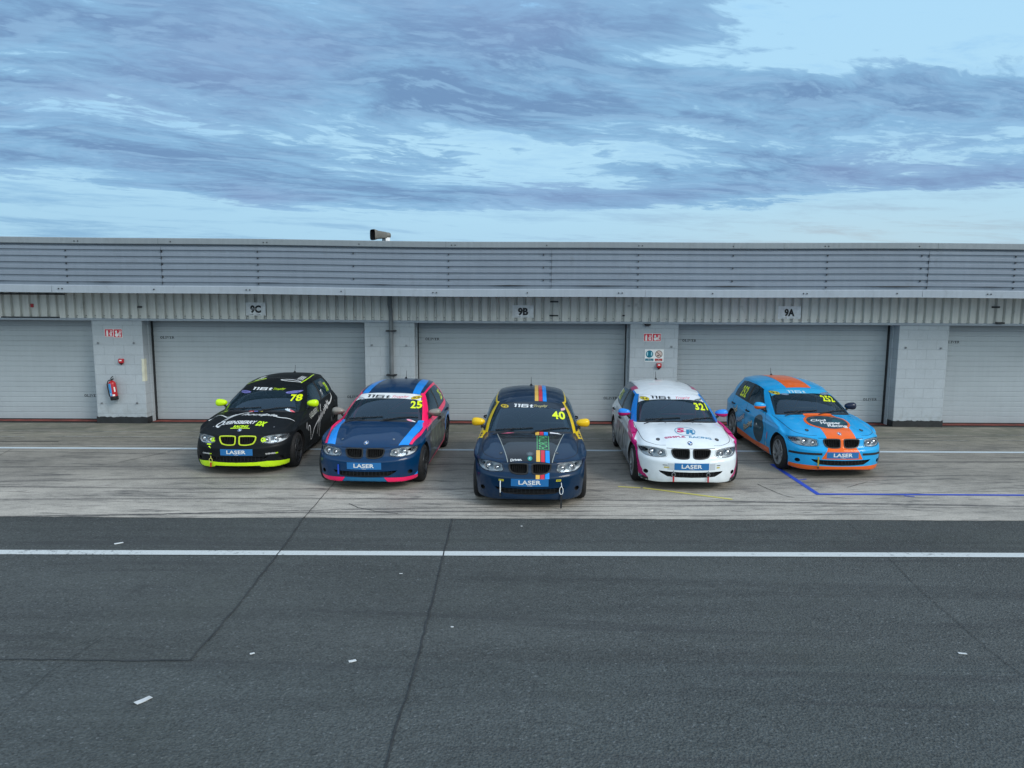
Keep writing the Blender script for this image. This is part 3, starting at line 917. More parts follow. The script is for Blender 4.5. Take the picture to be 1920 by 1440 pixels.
def mirror_mb(s_):
    """door mirror shell: rounded housing, wide and shallow"""
    up_ = MB(); lo = MB(); n = 20; m = 10
    c = Vector((s_ * .868, 1.71, .985))
    for i in range(m + 1):
        ph = -pi / 2 + pi * i / m
        for k in range(n):
            th = 2 * pi * k / n
            # superellipsoid: X half .115, Y half .085 (flat behind), Z half .068
            ce = lambda a, e: math.copysign(abs(cos(a)) ** e, cos(a)); se = lambda a, e: math.copysign(abs(sin(a)) ** e, sin(a))
            X = .112 * ce(ph, .75) * ce(th, .8); Y = .085 * ce(ph, .75) * se(th, .8); Z = .066 * se(ph, .8)
            if Y > 0: Y *= .35
            Z *= 1 - .25 * (s_ * -X / .112)
            X *= 1.0
            up_.v.append(c + Vector((X, Y, Z)))
    for i in range(m):
        for k in range(n):
            f = (i * n + k, i * n + (k + 1) % n, (i + 1) * n + (k + 1) % n, (i + 1) * n + k)
            up_.f.append(f); up_.mi.append(0 if i >= m * .42 else 1)
    arm = MB(); arm.tube([(s_ * .765, 1.70, .895), (s_ * .79, 1.70, .915), (s_ * .825, 1.70, .945)], [.030, .022, .020], 8)
    return up_, arm


def shared(mb, smooth=True, mats=1, bevel=0):
    o = mb.build('tmp', [M['black']] * mats, None, smooth, bevel); me = o.data; bpy.data.objects.remove(o); return me


P = {}
P['headlight'] = {}
for s_ in (1, -1):
    hs, lamps, (V2, F2) = headlight_parts(s_)
    cv = MB(); cv.add(V2, F2)
    P['headlight'][s_] = (shared(hs, True, 3), [shared(L, True, 2) for L in lamps], shared(cv, True))
    P['kidrim', s_] = shared(tube_outline(KID if s_ > 0 else mir(KID), .0125, .0))
    P['hlseam', s_] = shared(tube_outline(HL if s_ > 0 else mir(HL), .0035, -.001, 4))
    g_ = MB()
    for k in range(9):
        u = .055 + k * .0285; p = skin_pt(s_ * u, .60); top_ = .655; bot = .535 + max(0, (u - .17)) * .33
        g_.box(s_ * u - .004, s_ * u + .004, p.y + .012, p.y + .05, bot, top_)
    P['kidbars', s_] = shared(g_, False)
    P['mirror', s_], P['arm', s_] = [shared(q, True, 2) for q in mirror_mb(s_)]
    # wiper
    wp = MB()
    xs_ = [.06 + .095 * k for k in range(7)] if s_ > 0 else [-.56 + .10 * k for k in range(7)]
    pts = [hit('T', x, 1.165 + .38 * abs(x) ** 2.2 + .012 * k)[0] + Vector((0, 0, .014)) for k, x in enumerate(xs_)]
    wp.tube(pts, .008, 6); wp.tube([hit('T', xs_[0] - .04, 1.12)[0] + Vector((0, 0, .01)), pts[3] + Vector((0, 0, .010))], .008, 6)
    P['wiper', s_] = shared(wp)
_t, _r, _b = wheel_mb(); P['tyre'], P['rim'], P['disc'] = shared(_t), shared(_r), shared(_b)
_i = MB()
for z in (.250, .272, .294):
    _i.add([Vector((u, skin_pt(u, z).y + dy, z + dz)) for u in [-.46 + .046 * k for k in range(21)] for dy, dz in ((.03, -.003), (.03, .003))], [(2 * k, 2 * k + 2, 2 * k + 3, 2 * k + 1) for k in range(20)])
for k in range(15):
    u = -.42 + .06 * k; y = skin_pt(u, .28).y; _i.box(u - .003, u + .003, y + .034, y + .05, .236, .315)
P['intake'] = shared(_i, False)
_c = MB()                                  # roll cage
for s_ in (1, -1):
    _c.tube([(s_ * .60, 1.62, .62), (s_ * .585, 1.72, .92), (s_ * .50, 2.16, 1.18), (s_ * .49, 2.62, 1.27)], .021, 8)
    _c.tube([(s_ * .62, 2.62, .45), (s_ * .60, 2.62, .95), (s_ * .49, 2.62, 1.27), (0, 2.62, 1.295)], .021, 8)
    _c.tube([(s_ * .49, 2.62, 1.26), (s_ * .50, 3.3, .85), (s_ * .50, 3.5, .62)], .021, 8)
_c.tube([(.50, 2.16, 1.18), (0, 2.14, 1.215), (-.50, 2.16, 1.18)], .021, 8)
_c.tube([(.49, 2.62, 1.25), (-.60, 2.63, .55)], .021, 8); _c.tube([(-.61, 2.62, .80), (.61, 2.62, .80)], .018, 8)
P['cage'] = shared(_c)
_s = MB()                                  # bucket seat for a right-hand drive car
_s.box(-.62, -.18, 2.10, 2.55, .36, .46); _s.box(-.60, -.20, 2.46, 2.56, .44, 1.02, M4=None); _s.box(-.64, -.58, 2.3, 2.52, .46, .95); _s.box(-.22, -.16, 2.3, 2.52, .46, .95); _s.box(-.50, -.30, 2.47, 2.56, .98, 1.14)
P['seat'] = shared(_s, False, 1, .02)
_w = MB(); _w.tube([(-.38 + .17 * cos(a), 1.93 + .06 * sin(a), .87 + .16 * sin(a)) for a in [2 * pi * k / 24 for k in range(24)]], .014, 6, 0, True)
_w.tube([(-.38, 1.93, .87), (-.38, 1.70, .80)], .03, 8); _w.tube([(-.54, 1.93, .87), (-.22, 1.93, .87)], .012, 6)
P['wheelring'] = shared(_w)
_d = MB()
_d.add([(x, y, z) for y, z in ((1.28, .858), (1.62, .868), (1.74, .80), (1.74, .45)) for x in (-.66, .66)], [(0, 1, 3, 2), (2, 3, 5, 4), (4, 5, 7, 6)])
P['dash'] = shared(_d, False)
_a = MB(); _pa = hit('T', 0, 3.58)[0]; _a.tube([_pa + Vector((0, 0, -.005)), _pa + Vector((0, .02, .02))], [.028, .016], 10); _a.tube([_pa + Vector((0, .02, .02)), _pa + Vector((0, .075, .15))], [.006, .0035], 6)
P['antenna'] = shared(_a)
_h = {}
for s_ in (1, -1):
    for k, (y, z) in enumerate(((2.47, .755), (3.36, .775))):
        h_ = MB(); fr_ = 'L' if s_ > 0 else 'R'; pts = []
        for t in (0, .2, .8, 1):
            q = hit(fr_, y - .09 + .18 * t, z + .008 * t); pts.append(q[0] + Vector((s_ * (.030 if 0 < t < 1 else 0), 0, 0)))
        h_.tube(pts, [.012, .014, .014, .012], 8); P['handle', s_, k] = shared(h_)

# gaps between the panels: bonnet, doors, boot lid, fuel flap
GAPS = []
for s_ in (1, -1):
    GAPS.append((line2d(crv([(s_ * .385, .20), (s_ * .56, .27), (s_ * .70, .47), (s_ * .735, .85), (s_ * .745, 1.25), (s_ * .735, 1.42)]), .007), 'T'))
    f_ = 'L' if s_ > 0 else 'R'
    GAPS.append((line2d(crv([(1.62, .872), (1.52, .84), (1.40, .72), (1.36, .50), (1.37, .24)]), .007), f_))
    GAPS.append((line2d(crv([(2.60, .90), (2.58, .7), (2.58, .45), (2.59, .24)]), .007), f_))
    GAPS.append((line2d(crv([(3.50, .93), (3.45, .80), (3.22, .66), (3.04, .52), (2.98, .42)]), .007), f_))
    GAPS.append((line2d([(1.37, .232), (2.2, .230), (2.98, .236)], .007), f_))
GAPS.append((line2d([(-.385, .678), (0, .677), (.385, .678)], .006), 'F'))
_g = MB()
for tf, fr in GAPS:
    V_, F_ = drape2(tf, fr, .0008, .04); _g.add(V_, F_)
P['gaps'] = shared(_g, False)


def part(name, me, parent, mats):
    o = bpy.data.objects.new(name, me); C.objects.link(o); o.parent = parent
    for i, m_ in enumerate(mats if isinstance(mats, (list, tuple)) else [mats]):
        o.material_slots[i].link = 'OBJECT'; o.material_slots[i].material = m_
    return o


GL_F = glass_mat('windscreen_glass', (.62, .74, .78), .02, .30)
GL_S = glass_mat('side_glass', (.30, .34, .36), .02, .45)
CLEAR = glass_mat('lamp_cover', (.96, .98, 1), .03, .0)
CAGE = {k: simple('cage_' + k, c, .4) for k, c in (('pink', (.85, .06, .12)), ('grey', (.24, .28, .30)), ('white', (.5, .5, .52)))}


def build_car(X, Y, th, label, paint, rail=None, kid=M['black'], mirror=(M['black'], M['black']), rim=M['gunmetal'], hood_lamp=M['reflector'], cage='grey', mirror_l=None):
    root = empty('race_car', (X, Y, 0), th)
    tag(root, label, 'car', 'race cars parked in front of the garages')
    rail = rail or paint
    b = part('body', CAR_ME['body'], root, [paint, rail, M['dark'], M['black']])
    part('windscreen', CAR_ME['windscreen'], root, GL_F)
    for k in ('glass_front_l', 'glass_front_r', 'glass_rear_l', 'glass_rear_r'): part('side_window', CAR_ME[k], root, GL_S)
    part('rear_window', CAR_ME['rear_window'], root, GL_S)
    part('panel_gap', P['gaps'], root, M['dark'])
    for s_ in (1, -1):
        hs, lamps, cv = P['headlight'][s_]
        h = part('headlight', hs, root, [hood_lamp, M['gunmetal'], M['silver']])
        for L in lamps: part('lamp_unit', L, h, [M['silver'], M['chrome']])
        part('lamp_cover', cv, h, CLEAR); part('lamp_seal', P['hlseam', s_], h, M['black'])
        k = part('kidney_grille', P['kidrim', s_], root, kid); part('grille_bars', P['kidbars', s_], k, M['dark'])
        m = part('door_mirror', P['mirror', s_], root, mirror_l if s_ > 0 and mirror_l else mirror); part('mirror_arm', P['arm', s_], m, M['black'])
        part('wiper', P['wiper', s_], root, M['black'])
        for q in (0, 1): part('door_handle', P['handle', s_, q], root, paint if q > 9 else M['black'])
    part('intake_grille', P['intake'], root, M['ink'])
    for y, s_ in WHEELS:
        wh = empty('wheel', (s_ * .745, y, WR)); wh.parent = root
        if s_ < 0: wh.rotation_euler = (0, 0, pi)
        part('tyre', P['tyre'], wh, M['rubber']); part('rim', P['rim'], wh, rim); part('brake_disc', P['disc'], wh, M['gunmetal'])
    part('roll_cage', P['cage'], root, CAGE[cage]); part('driver_seat', P['seat'], root, M['black'])
    part('steering_wheel', P['wheelring'], root, M['black']); part('dashboard', P['dash'], root, M['black']); part('antenna', P['antenna'], root, M['black'])
    # sponsor plate with its lettering
    mb = MB(); V, F = drape2(rect2d(-.272, .352, .272, .462), 'F', .006, .06); mb.add(V, F)
    pl = mb.build('sponsor_plate', vinyl((.022, .155, .40)), root)
    items = MB()
    for tf in (place2d(t_fit('LASER', .325, .060, bold=.03, spacing=1.05), 0, .412), place2d(t_fit('TOOLS', .075, .010, bold=.02), 0, .364)):
        V, F = drape2(tf, 'F', .0085, .05); items.add(V, F)
    items.build('lettering', M['signwhite'], pl)
    return root


def roundel(root, u, v, r=.034):
    """badge on the bonnet lip, four blue and white quarters in a dark ring"""
    q = lambda a: poly2d([(u, v)] + [(u + r * .66 * cos(a + k * pi / 12), v + r * 1.3 * .66 * sin(a + k * pi / 12)) for k in range(7)])
    items = [(ell2d(u, v, r, r * 1.3), 'T', M['ink'], 1), (ring2d(u, v, r, r * 1.3, r * .12), 'T', M['chrome'], 2)]
    for k in range(4): items.append((q(k * pi / 2), 'T', M['signwhite'] if k % 2 else vinyl((.03, .17, .5)), 2))
    decal('badge', items, root)

# ------------------------------------------------------------------ ground
def sheet(name, x0, x1, y0, y1, z, mat, kind='structure'):
    o = mesh_obj(name, [(x0, y0, z), (x1, y0, z), (x1, y1, z), (x0, y1, z)], [(0, 1, 2, 3)], mat)
    if kind: o['kind'] = kind
    return o


sheet('ground', -1500, 1500, -1500, 1500, -.012, M['asphalt'])
# the asphalt lane and the concrete strip meet along a slightly ragged line
ex = [-60 + .12 * i for i in range(1001)]
ey = [10.21 + .012 * sin(x * 1.7) + random.uniform(-.007, .007) - (.012 if x > 3 else 0) for x in ex]
V = []; F = []
for x, y in zip(ex, ey): V += [(x, y, 0), (x, 17.24, 0)]
for i in range(len(ex) - 1): F.append((2 * i, 2 * i + 2, 2 * i + 3, 2 * i + 1))
mesh_obj('concrete_apron', V, F, M['concrete'])['kind'] = 'structure'
sheet('pit_lane', -60, 60, -30, 10.3, -.004, M['asphalt'])
sheet('threshold', -60, 60, 17.44, 17.8, .003, M['rust_red'])


def strip(name, pts, wd, z, mat, kind='structure', wob=.0, n=0):
    V = []; F = []
    P2 = []
    for (a, b) in zip(pts, pts[1:]):
        L = max(1, int(sqrt((a[0] - b[0]) ** 2 + (a[1] - b[1]) ** 2) / (n or 99)))
        for k in range(L): P2.append((a[0] + (b[0] - a[0]) * k / L + random.uniform(-wob, wob), a[1] + (b[1] - a[1]) * k / L + random.uniform(-wob, wob)))
    P2.append(pts[-1])
    vs, fs = line2d(P2, [wd * random.uniform(.75, 1.25) for _ in P2] if wob else wd)
    o = mesh_obj(name, [(u, v, z) for u, v in vs], fs, mat)
    if kind: o['kind'] = kind
    return o


strip('white_line', [(-60, 8.83), (60, 8.815)], .150, .0035, M['white_line'])
strip('white_line', [(-60, 14.64), (60, 14.50)], .13, .0045, M['far_line'])
for x0, x1 in ((-11.2, -10.1), (-9.6, -5.1), (-4.9, -2), (1.2, 3.0), (8.3, 9.9), (10.6, 13)):
    strip('faded_line', [(x0, 15.72), (x1, 15.66)], .06, .0045, M['faint_line'])
for x0, x1 in ((-13, -7.8), (-7.2, -6.5), (-5.9, -4.4), (-1.5, 1.4), (8.9, 10.0), (10.9, 12.4)):
    strip('faded_line', [(x0, 16.30), (x1, 16.24)], .05, .0045, M['faint_line'])
strip('faded_line', [(-10.6, 15.2), (-9.1, 15.17)], .035, .0045, M['seam'])
strip('blue_line', [(4.93, 13.5), (4.955, 11.46)], .085, .0045, M['blue_line'])
strip('blue_line', [(4.93, 11.50), (9.0, 11.475), (14, 11.46)], .075, .0050, M['blue_line'])
for a, b in (((5.00, 12.36), (5.14, 12.42)), ((6.28, 11.42), (6.42, 11.37))): strip('blue_line', [a, b], .03, .0055, M['blue_line'])
strip('yellow_line', [(1.86, 11.9), (2.21, 11.83)], .045, .0045, M['yellow_line'])
strip('yellow_line', [(2.25, 11.83), (3.51, 11.19)], .055, .0045, M['yellow_line'])
for nm, pts, wd in (('joint', [(-2.777, 14.4), (-2.79, 10.2)], .010), ('joint', [(-2.79, 10.22), (-2.73, 8.77), (-2.70, 7.08), (-2.715, 6.2)], .016),
                    ('joint', [(-2.715, 6.2), (-3.3, 6.185), (-4.4, 6.21), (-9, 6.24)], .013), ('joint', [(-.72, 10.2), (-.725, 8.78), (-.74, 6.74), (-.76, 5.83), (-.80, 4.7), (-.83, 2.5)], .015),
                    ('joint', [(4.66, 8.70), (4.50, 7.56), (4.41, 6.44), (4.40, 5.5), (4.3, 3)], .006), ('joint', [(-3.70, 6.6), (-3.81, 5.98), (-3.80, 5.3), (-3.74, 3)], .005),
                    ('joint', [(4.79, 10.1), (4.72, 9.4)], .006), ('joint', [(-9.6, 14.5), (-9.3, 13.2), (-9.0, 12.2)], .008), ('joint', [(-7.0, 13.4), (-6.3, 14.6)], .01),
                    ('joint', [(3.6, 6.05), (4.7, 6.0), (6, 6.02)], .003)):
    strip(nm, pts, wd, .0052, M['seam'], 'structure', .008, .12)
# black scuffs and rubber marks lying on the concrete
for pts, wd in (([(-2.3, 10.9), (-2.0, 10.6), (-1.5, 10.4)], .02), ([(4.2, 12.1), (4.35, 11.5), (4.5, 11.3)], .02), ([(5.6, 11.9), (6.1, 12.25)], .02)):
    strip('rubber_mark', crv(pts, 6), wd * .55, .0058, M['seam'], 'structure', .012, .06)

# ------------------------------------------------------------------ the garage building
WY = 17.25; DY = 17.70; FY = 16.20
B = empty('garage_building', (0, WY, 0))
tag(B, 'long low grey pit garage block with roller doors and ribbed parapet', 'building')


def bpart(mb_or, name, mat, parent=None, smooth=False, bevel=0):
    o = mb_or.build(name, mat, None, smooth, bevel); o.parent = parent or B; o.matrix_parent_inverse = Matrix.Translation((0, -WY, 0)); return o


def sub(o, parent):
    o.parent = parent; o.matrix_parent_inverse = parent.matrix_world.inverted() if parent is not B else Matrix.Translation((0, -WY, 0)); return o


def sag(x):
    """the long sheets are not dead straight"""
    return -.038 * math.exp(-((x + .2) / 6.0) ** 2) + .006 * sin(x * .9)


pillars = [(-14.9, -13.75), (-9.40, -8.262), (-3.205, -2.062), (2.882, 3.99), (9.085, 10.235), (15.2, 16.35)]
pill = []
for x0, x1 in pillars:
    m = MB(); m.box(x0, x1, WY, 18.1, 0, 2.372); p_ = bpart(m, 'pillar', M['block'], bevel=.012)
    sk = MB(); n = 26
    tops = [.145 + random.uniform(-.012, .012) for _ in range(n + 1)]
    vs = []
    for i in range(n + 1):
        x = x0 - .012 + (x1 - x0 + .024) * i / n
        vs += [(x, WY - .022, 0), (x, WY - .022, tops[i]), (x, WY + .004, tops[i] + .004)]
    fs = []
    for i in range(n): a = i * 3; fs += [(a, a + 3, a + 4, a + 1), (a + 1, a + 4, a + 5, a + 2)]
    sk.add(vs, fs)
    for xa in (x0 - .012, x1 + .012): sk.add([(xa, WY - .022, 0), (xa, 17.66, 0), (xa, 17.66, .14), (xa, WY - .022, .145)], [(0, 1, 2, 3)])
    o = sk.build('skirting', M['tar']); sub(o, B)
    pill.append(p_)
    # fixing bolts
doors = [(a[1], b[0]) for a, b in zip(pillars, pillars[1:])]


def serif(s_, w_, h_):
    """a plain roman capital alphabet for the door maker's name"""
    st = .22; th = .10; sf = .10; L = {}
    def R(x0, y0, x1, y1): return rect2d(x0, y0, x1, y1)
    L['L'] = [R(.15, 0, .15 + st, 1), R(0, 0, .78, th), R(0, 1 - th, .46, 1), R(.72, 0, .80, .28)]; L['I'] = [R(.15, 0, .15 + st, 1), R(0, 0, .46, th), R(0, 1 - th, .46, 1)]
    L['O'] = [ring2d(.42, .5, .42, .52, .19)]; L['V'] = [poly2d([(.05, 1), (.25, 1), (.50, .22), (.45, 0)]), poly2d([(.45, 0), (.80, 1), (.74, 1), (.42, .12)]), R(-.04, 1 - th, .34, 1), R(.62, 1 - th, .92, 1)]
    L['E'] = [R(.12, 0, .12 + st, 1), R(0, 0, .74, th), R(0, 1 - th, .72, 1), R(.12, .48, .56, .48 + th), R(.68, 0, .75, .28), R(.66, .74, .72, 1), R(.52, .36, .57, .66)]
    L['R'] = [R(.12, 0, .12 + st, 1), R(0, 0, .42, th), R(0, 1 - th, .5, 1), ring2d(.42, .75, .30, .26, .13), poly2d([(.36, .5), (.56, .5), (.92, 0), (.72, 0)])]
    adv = {'L': .90, 'I': .56, 'O': .94, 'V': .98, 'E': .86, 'R': .96}
    x = 0; out = []
    for c in s_:
        for vs, fs in L[c]: out.append(([(u + x, v) for u, v in vs], fs))
        x += adv[c]
    vs, fs = merge2d(*out)
    return [(u / x * w_, v * h_) for u, v in vs], fs


SL = .1205
for (x0, x1) in doors:
    d = MB(); z = .055; prof = [(DY, .02), (DY, .055)]
    while z < 2.50:
        prof += [(DY + .000, z + .006), (DY - .004, z + .012), (DY - .004, z + SL - .010), (DY + .000, z + SL - .004), (DY + .004, z + SL - .001)]
        z += SL
    vs = []
    xa, xb = x0 + .02, x1 - .02
    for y, zz in prof: vs += [(xa, y, zz), (xb, y, zz)]
    d.add(vs, [(2 * i, 2 * i + 1, 2 * i + 3, 2 * i + 2) for i in range(len(prof) - 1)])
    dr = bpart(d, 'roller_door', M['door'])
    rb = MB(); rb.box(xa, xb, DY - .012, DY + .03, .004, .024); sub(rb.build('bottom_seal', M['tar']), dr)
    for ga, gb in ((x0 + .002, xa + .012), (xb - .012, x1 - .002)):
        gd = MB(); gd.box(ga, gb, DY - .210, DY + .05, 0, 2.5); sub(gd.build('guide_rail', M['block']), dr)
    for ga, gb in ((xa + .012, xa + .026), (xb - .026, xb - .012)):
        gs = MB(); gs.box(ga, gb, DY - .09, DY + .02, 0, 2.5); sub(gs.build('guide_seal', M['tar']), dr)
    for xc, zc in ((x0 + .20, 1.93), (x1 - .52, .548)):
        vs, fs = serif('OLIVER', .335, .058)
        sub(mesh_obj('lettering', [(xc + u, DY - .0065, zc + v) for u, v in vs], fs, M['ink']), dr)
# wall behind the doors, lintel, corrugated upper wall
m = MB(); m.box(-45, 45, 17.86, 30, 0, 2.9); bpart(m, 'inner_wall', M['block'])
for xa, xb in ((-45, -15.6), (17.0, 45)):
    m = MB(); m.box(xa, xb, WY, 17.86, 0, 2.37); bpart(m, 'end_wall', M['block'])
m = MB()
n = 180
vs = []; fs = []
for i in range(n + 1):
    x = -45 + 90 * i / n; s_ = sag(x) * .3
    for y, z in ((WY - .03, 2.372 + s_), (WY - .034, 2.385 + s_), (WY - .034, 2.418 + s_), (WY - .02, 2.428 + s_), (WY + .06, 2.432 + s_)): vs.append((x, y, z))
    vs.append((x, WY + .3, 2.372 + s_))
for i in range(n):
    for k in range(4): fs.append((i * 6 + k, i * 6 + 6 + k, i * 6 + 7 + k, i * 6 + k + 1))
    fs.append((i * 6, i * 6 + 5, i * 6 + 11, i * 6 + 6))
m.add(vs, fs); bpart(m, 'drip_flashing', M['trim'])
m = MB(); vs = []; x = -40.0; prof = []
while x < 40:
    prof += [(x, 17.225), (x + .125, 17.225), (x + .138, 17.285), (x + .182, 17.285)]; x += .2035
for px, py in prof: vs += [(px, py, 2.41), (px, py, 3.2)]
m.add(vs, [(2 * i, 2 * i + 2, 2 * i + 3, 2 * i + 1) for i in range(len(prof) - 1)]); cw = bpart(m, 'corrugated_wall', M['corr'])
def many(name, locs, size, mat, parent):
    """one small block per place, each a part of its own"""
    m = MB(); m.box(-size[0], size[0], -size[1], size[1], -size[2], size[2]); me = None
    for x, y, z in locs:
        if me is None: o = m.build(name, mat); me = o.data
        else: o = bpy.data.objects.new(name, me); C.objects.link(o)
        o.location = (x, y, z); sub(o, parent)


many('wall_screw', [(-40 + .2035 * k + .158, 17.280, 2.477) for k in range(140, 254, 1) if abs(-40 + .2035 * k) < 10.2], (.010, .006, .009), M['steel'], cw)
# parapet: ribbed sheets between a coping and a flat fascia strip, standing proud of the wall
def ext(prof, name, mat, x0=-45, x1=45, n=150, k=1.0):
    m = MB(); vs = []; fs = []; L = len(prof)
    for i in range(n + 1):
        x = x0 + (x1 - x0) * i / n
        for y, z in prof: vs.append((x, y, z + sag(x) * k))
    for i in range(n):
        for j in range(L - 1): fs.append((i * L + j, (i + 1) * L + j, (i + 1) * L + j + 1, i * L + j + 1))
    m.add(vs, fs); return bpart(m, name, mat)


ext([(17.3, 3.018), (FY + .01, 3.018), (FY - .03, 3.022), (FY - .03, 3.038), (FY - .034, 3.167), (FY - .02, 3.180), (FY + .03, 3.182)], 'fascia_strip', M['trim'])
pr = [(FY + .03, 3.176), (FY + .03, 3.205)]; z = 3.205
while z < 4.01:
    pr += [(FY + .026, z + .004), (FY + .022, z + .045), (FY - .004, z + .058), (FY - .006, z + .122), (FY + .026, z + .1342)]; z += .1342
pr.append((FY + .045, 4.10))
pcl = ext(pr, 'parapet_cladding', M['clad'])
ext([(FY + .04, 4.040), (FY - .03, 4.044), (FY - .045, 4.056), (FY - .045, 4.166), (FY - .03, 4.176), (FY + .36, 4.180), (FY + .36, 4.06)], 'coping', M['coping'])
m = MB(); vs = [(-45, FY + .3, 3.9), (45, FY + .3, 3.9), (45, 31, 3.2), (-45, 31, 3.2)]; m.add(vs, [(0, 1, 2, 3)]); bpart(m, 'flat_roof', M['tar'])
L_ = []
for xs_, z0 in (([-9.42 + 1.98 * k for k in range(11)], 3.105), ([-9.02 + 1.98 * k for k in range(10)], 4.10)):
    for k, xx in enumerate(xs_):
        for dx in ((0,) if k % 2 else (-.03, .045)): L_.append((xx + dx, FY - .036, z0 + sag(xx)))
k = 0
for xx in [-11.3 + 2.02 * q for q in range(12)]:
    zz = 3.205 + .028; r = 0
    while zz < 4.0:
        if k % 2 or r % 2: L_.append((xx, FY + .010, zz + sag(xx)))
        zz += .1342; r += 1
    k += 1
many('fixing_screw', L_, (.010, .016, .012), M['ink'], pcl)
for xx in (-7.30, -1.25, 4.85, 9.2): many('sheet_joint', [(xx, FY - .038, 4.11 + sag(xx))], (.0015, .009, .06), M['ink'], pcl)
for xx in (-9.6, -3.4, 3.0, 8.95): many('sheet_joint', [(xx, FY - .030, 3.10 + sag(xx))], (.0015, .0055, .07), M['ink'], pcl)
for xx in (-7.27, .99, 9.05): many('sheet_joint', [(xx, FY + .006, 3.605 + sag(xx))], (.0015, .014, .40), M['ink'], pcl)
for xa, xb, zz in ((-11.4, -10.4, 3.262), (-8.9, -8.1, 3.258), (-5.4, -4.7, 3.262), (-3.0, -2.3, 3.262), (-.4, .6, 3.26), (1.4, 2.6, 3.255), (4.2, 5.4, 3.26), (7.6, 9.2, 3.255), (9.9, 10.9, 3.26)):
    m = MB()
    m.add([(xa, FY - .009, zz + sag(xa)), ((xa + xb) / 2, FY - .009, zz - .010 + sag(xa)), (xb, FY - .009, zz + sag(xb)), ((xa + xb) / 2, FY - .009, zz + .008 + sag(xb))], [(0, 1, 2, 3)])
    sub(m.build('dent_shade', M['ink']), pcl)  # flat dark lens paints the shade of a dent along the rib edge
m = MB(); m.tube([(-2.60, 17.12, 3.05), (-2.60, 17.12, 2.75)], .052, 14); m.tube([(-2.60, 17.12, 2.75), (-2.585, 17.15, 2.62), (-2.585, 17.17, 2.4), (-2.585, 17.17, .0)], .047, 14)
dp = bpart(m, 'downpipe', M['pipe'], smooth=True)
for zz in (2.18, 1.17, .25):
    m = MB(); m.box(-2.70, -2.47, 17.10, 17.25, zz - .014, zz + .014); sub(m.build('pipe_bracket', M['ink'], None, False, .006), dp)
for (x, z) in ((-9.278, 1.858), (-8.466, 1.863), (-9.284, .465), (-8.475, .469), (-3.044, 1.845), (-2.251, 1.838), (3.839, 1.848), (9.254, 1.855), (10.072, 1.847)):
    m = MB(); m.tube([(x, WY + .01, z), (x, WY - .05, z)], .011, 8); m.box(x - .022, x + .022, WY - .008, WY, z - .022, z + .022)
    bpart(m, 'anchor_bolt', M['steel'])
# brackets and dark fittings left on the upper wall
for x0, x1, z0, z1 in ((-11.6, -9.95, 2.945, 2.975), (-11.4, -8.9 - 1.2, 2.425, 2.45), (-8.32, -8.22, 2.665, 2.70), (1.03, 1.22, 2.845, 2.875), (1.02, 1.22, 2.53, 2.56), (2.80, 2.86, 2.77, 2.78), (11.15, 11.33, 2.78, 2.82), (2.69, 2.74, 2.54, 2.57)):
    m = MB(); m.box(x0, x1, 17.20, 17.24, z0, z1); bpart(m, 'wall_bracket', M['ink'], bevel=.004)
m = MB(); m.box(-10.72, -10.66, 17.2, 17.236, 2.66, 2.74); bpart(m, 'red_tag', M['redgloss'])
m = MB(); m.box(11.25, 11.42, 17.12, 17.2, 2.42, 2.46, M4=None); bpart(m, 'hose_hook', M['ink'])
m = MB(); m.lathe([(.001, 0), (.075, .0), (.07, .035), (.03, .055), (.001, .058)], Matrix.Translation((3.26, 17.19, 2.372)) @ Matrix.Rotation(radians(90), 4, 'Y'), 18); bpart(m, 'soffit_lamp', M['ink'], smooth=True)

# ------------------------------------------------------------------ things fixed to the wall
def board(name, x0, x1, z0, z1, items, label, cat, group=None, base=None, y=WY, th=.008, tilt=0, parts='symbol'):
    root = empty(name, ((x0 + x1) / 2, y, (z0 + z1) / 2)); tag(root, label, cat, group)
    hw, hh = (x1 - x0) / 2, (z1 - z0) / 2
    m = MB(); m.box(-hw, hw, -th, 0, -hh, hh); b = m.build('board', base or M['signwhite'], root)
    root.rotation_euler = (0, tilt, 0)
    for k, (nm, tf, mat, lev) in enumerate(items):
        flat_obj(nm, tf, mat, lambda u, v: (u, -th - .0012 * lev, v), root)
    return root


for nm, x0, x1, z0, z1, dst in (('9C', -5.879, -5.432, 2.505, 2.800, 'behind the black hatchback'), ('9B', .177, .656, 2.492, 2.778, 'above the door behind the navy hatchback with yellow mirrors'), ('9A', 6.252, 6.772, 2.505, 2.792, 'above the door behind the sky blue hatchback')):
    its = [('lettering', place2d(t_fit(nm, .235 if nm != '9C' else .245, .150, bold=.055), 0, .0), M['ink'], 1)]
    if nm == '9C': its.append(('scratch', rect2d(-.10, -.004, .19, .006), M['signgrey'], 2))
    its.append(('mark', merge2d(poly2d([(-.16, -.125), (-.05, -.118), (-.06, -.130)]), poly2d([(.02, -.128), (.10, -.122), (.11, -.132)])), M['ink'], 1))
    board('garage_number_sign', x0, x1, z0, z1, its, 'grey rectangular board reading %s %s' % (nm, dst if nm != '9C' else 'above the door behind the black hatchback'), 'sign', 'garage number boards', M['signgrey'], y=17.232)


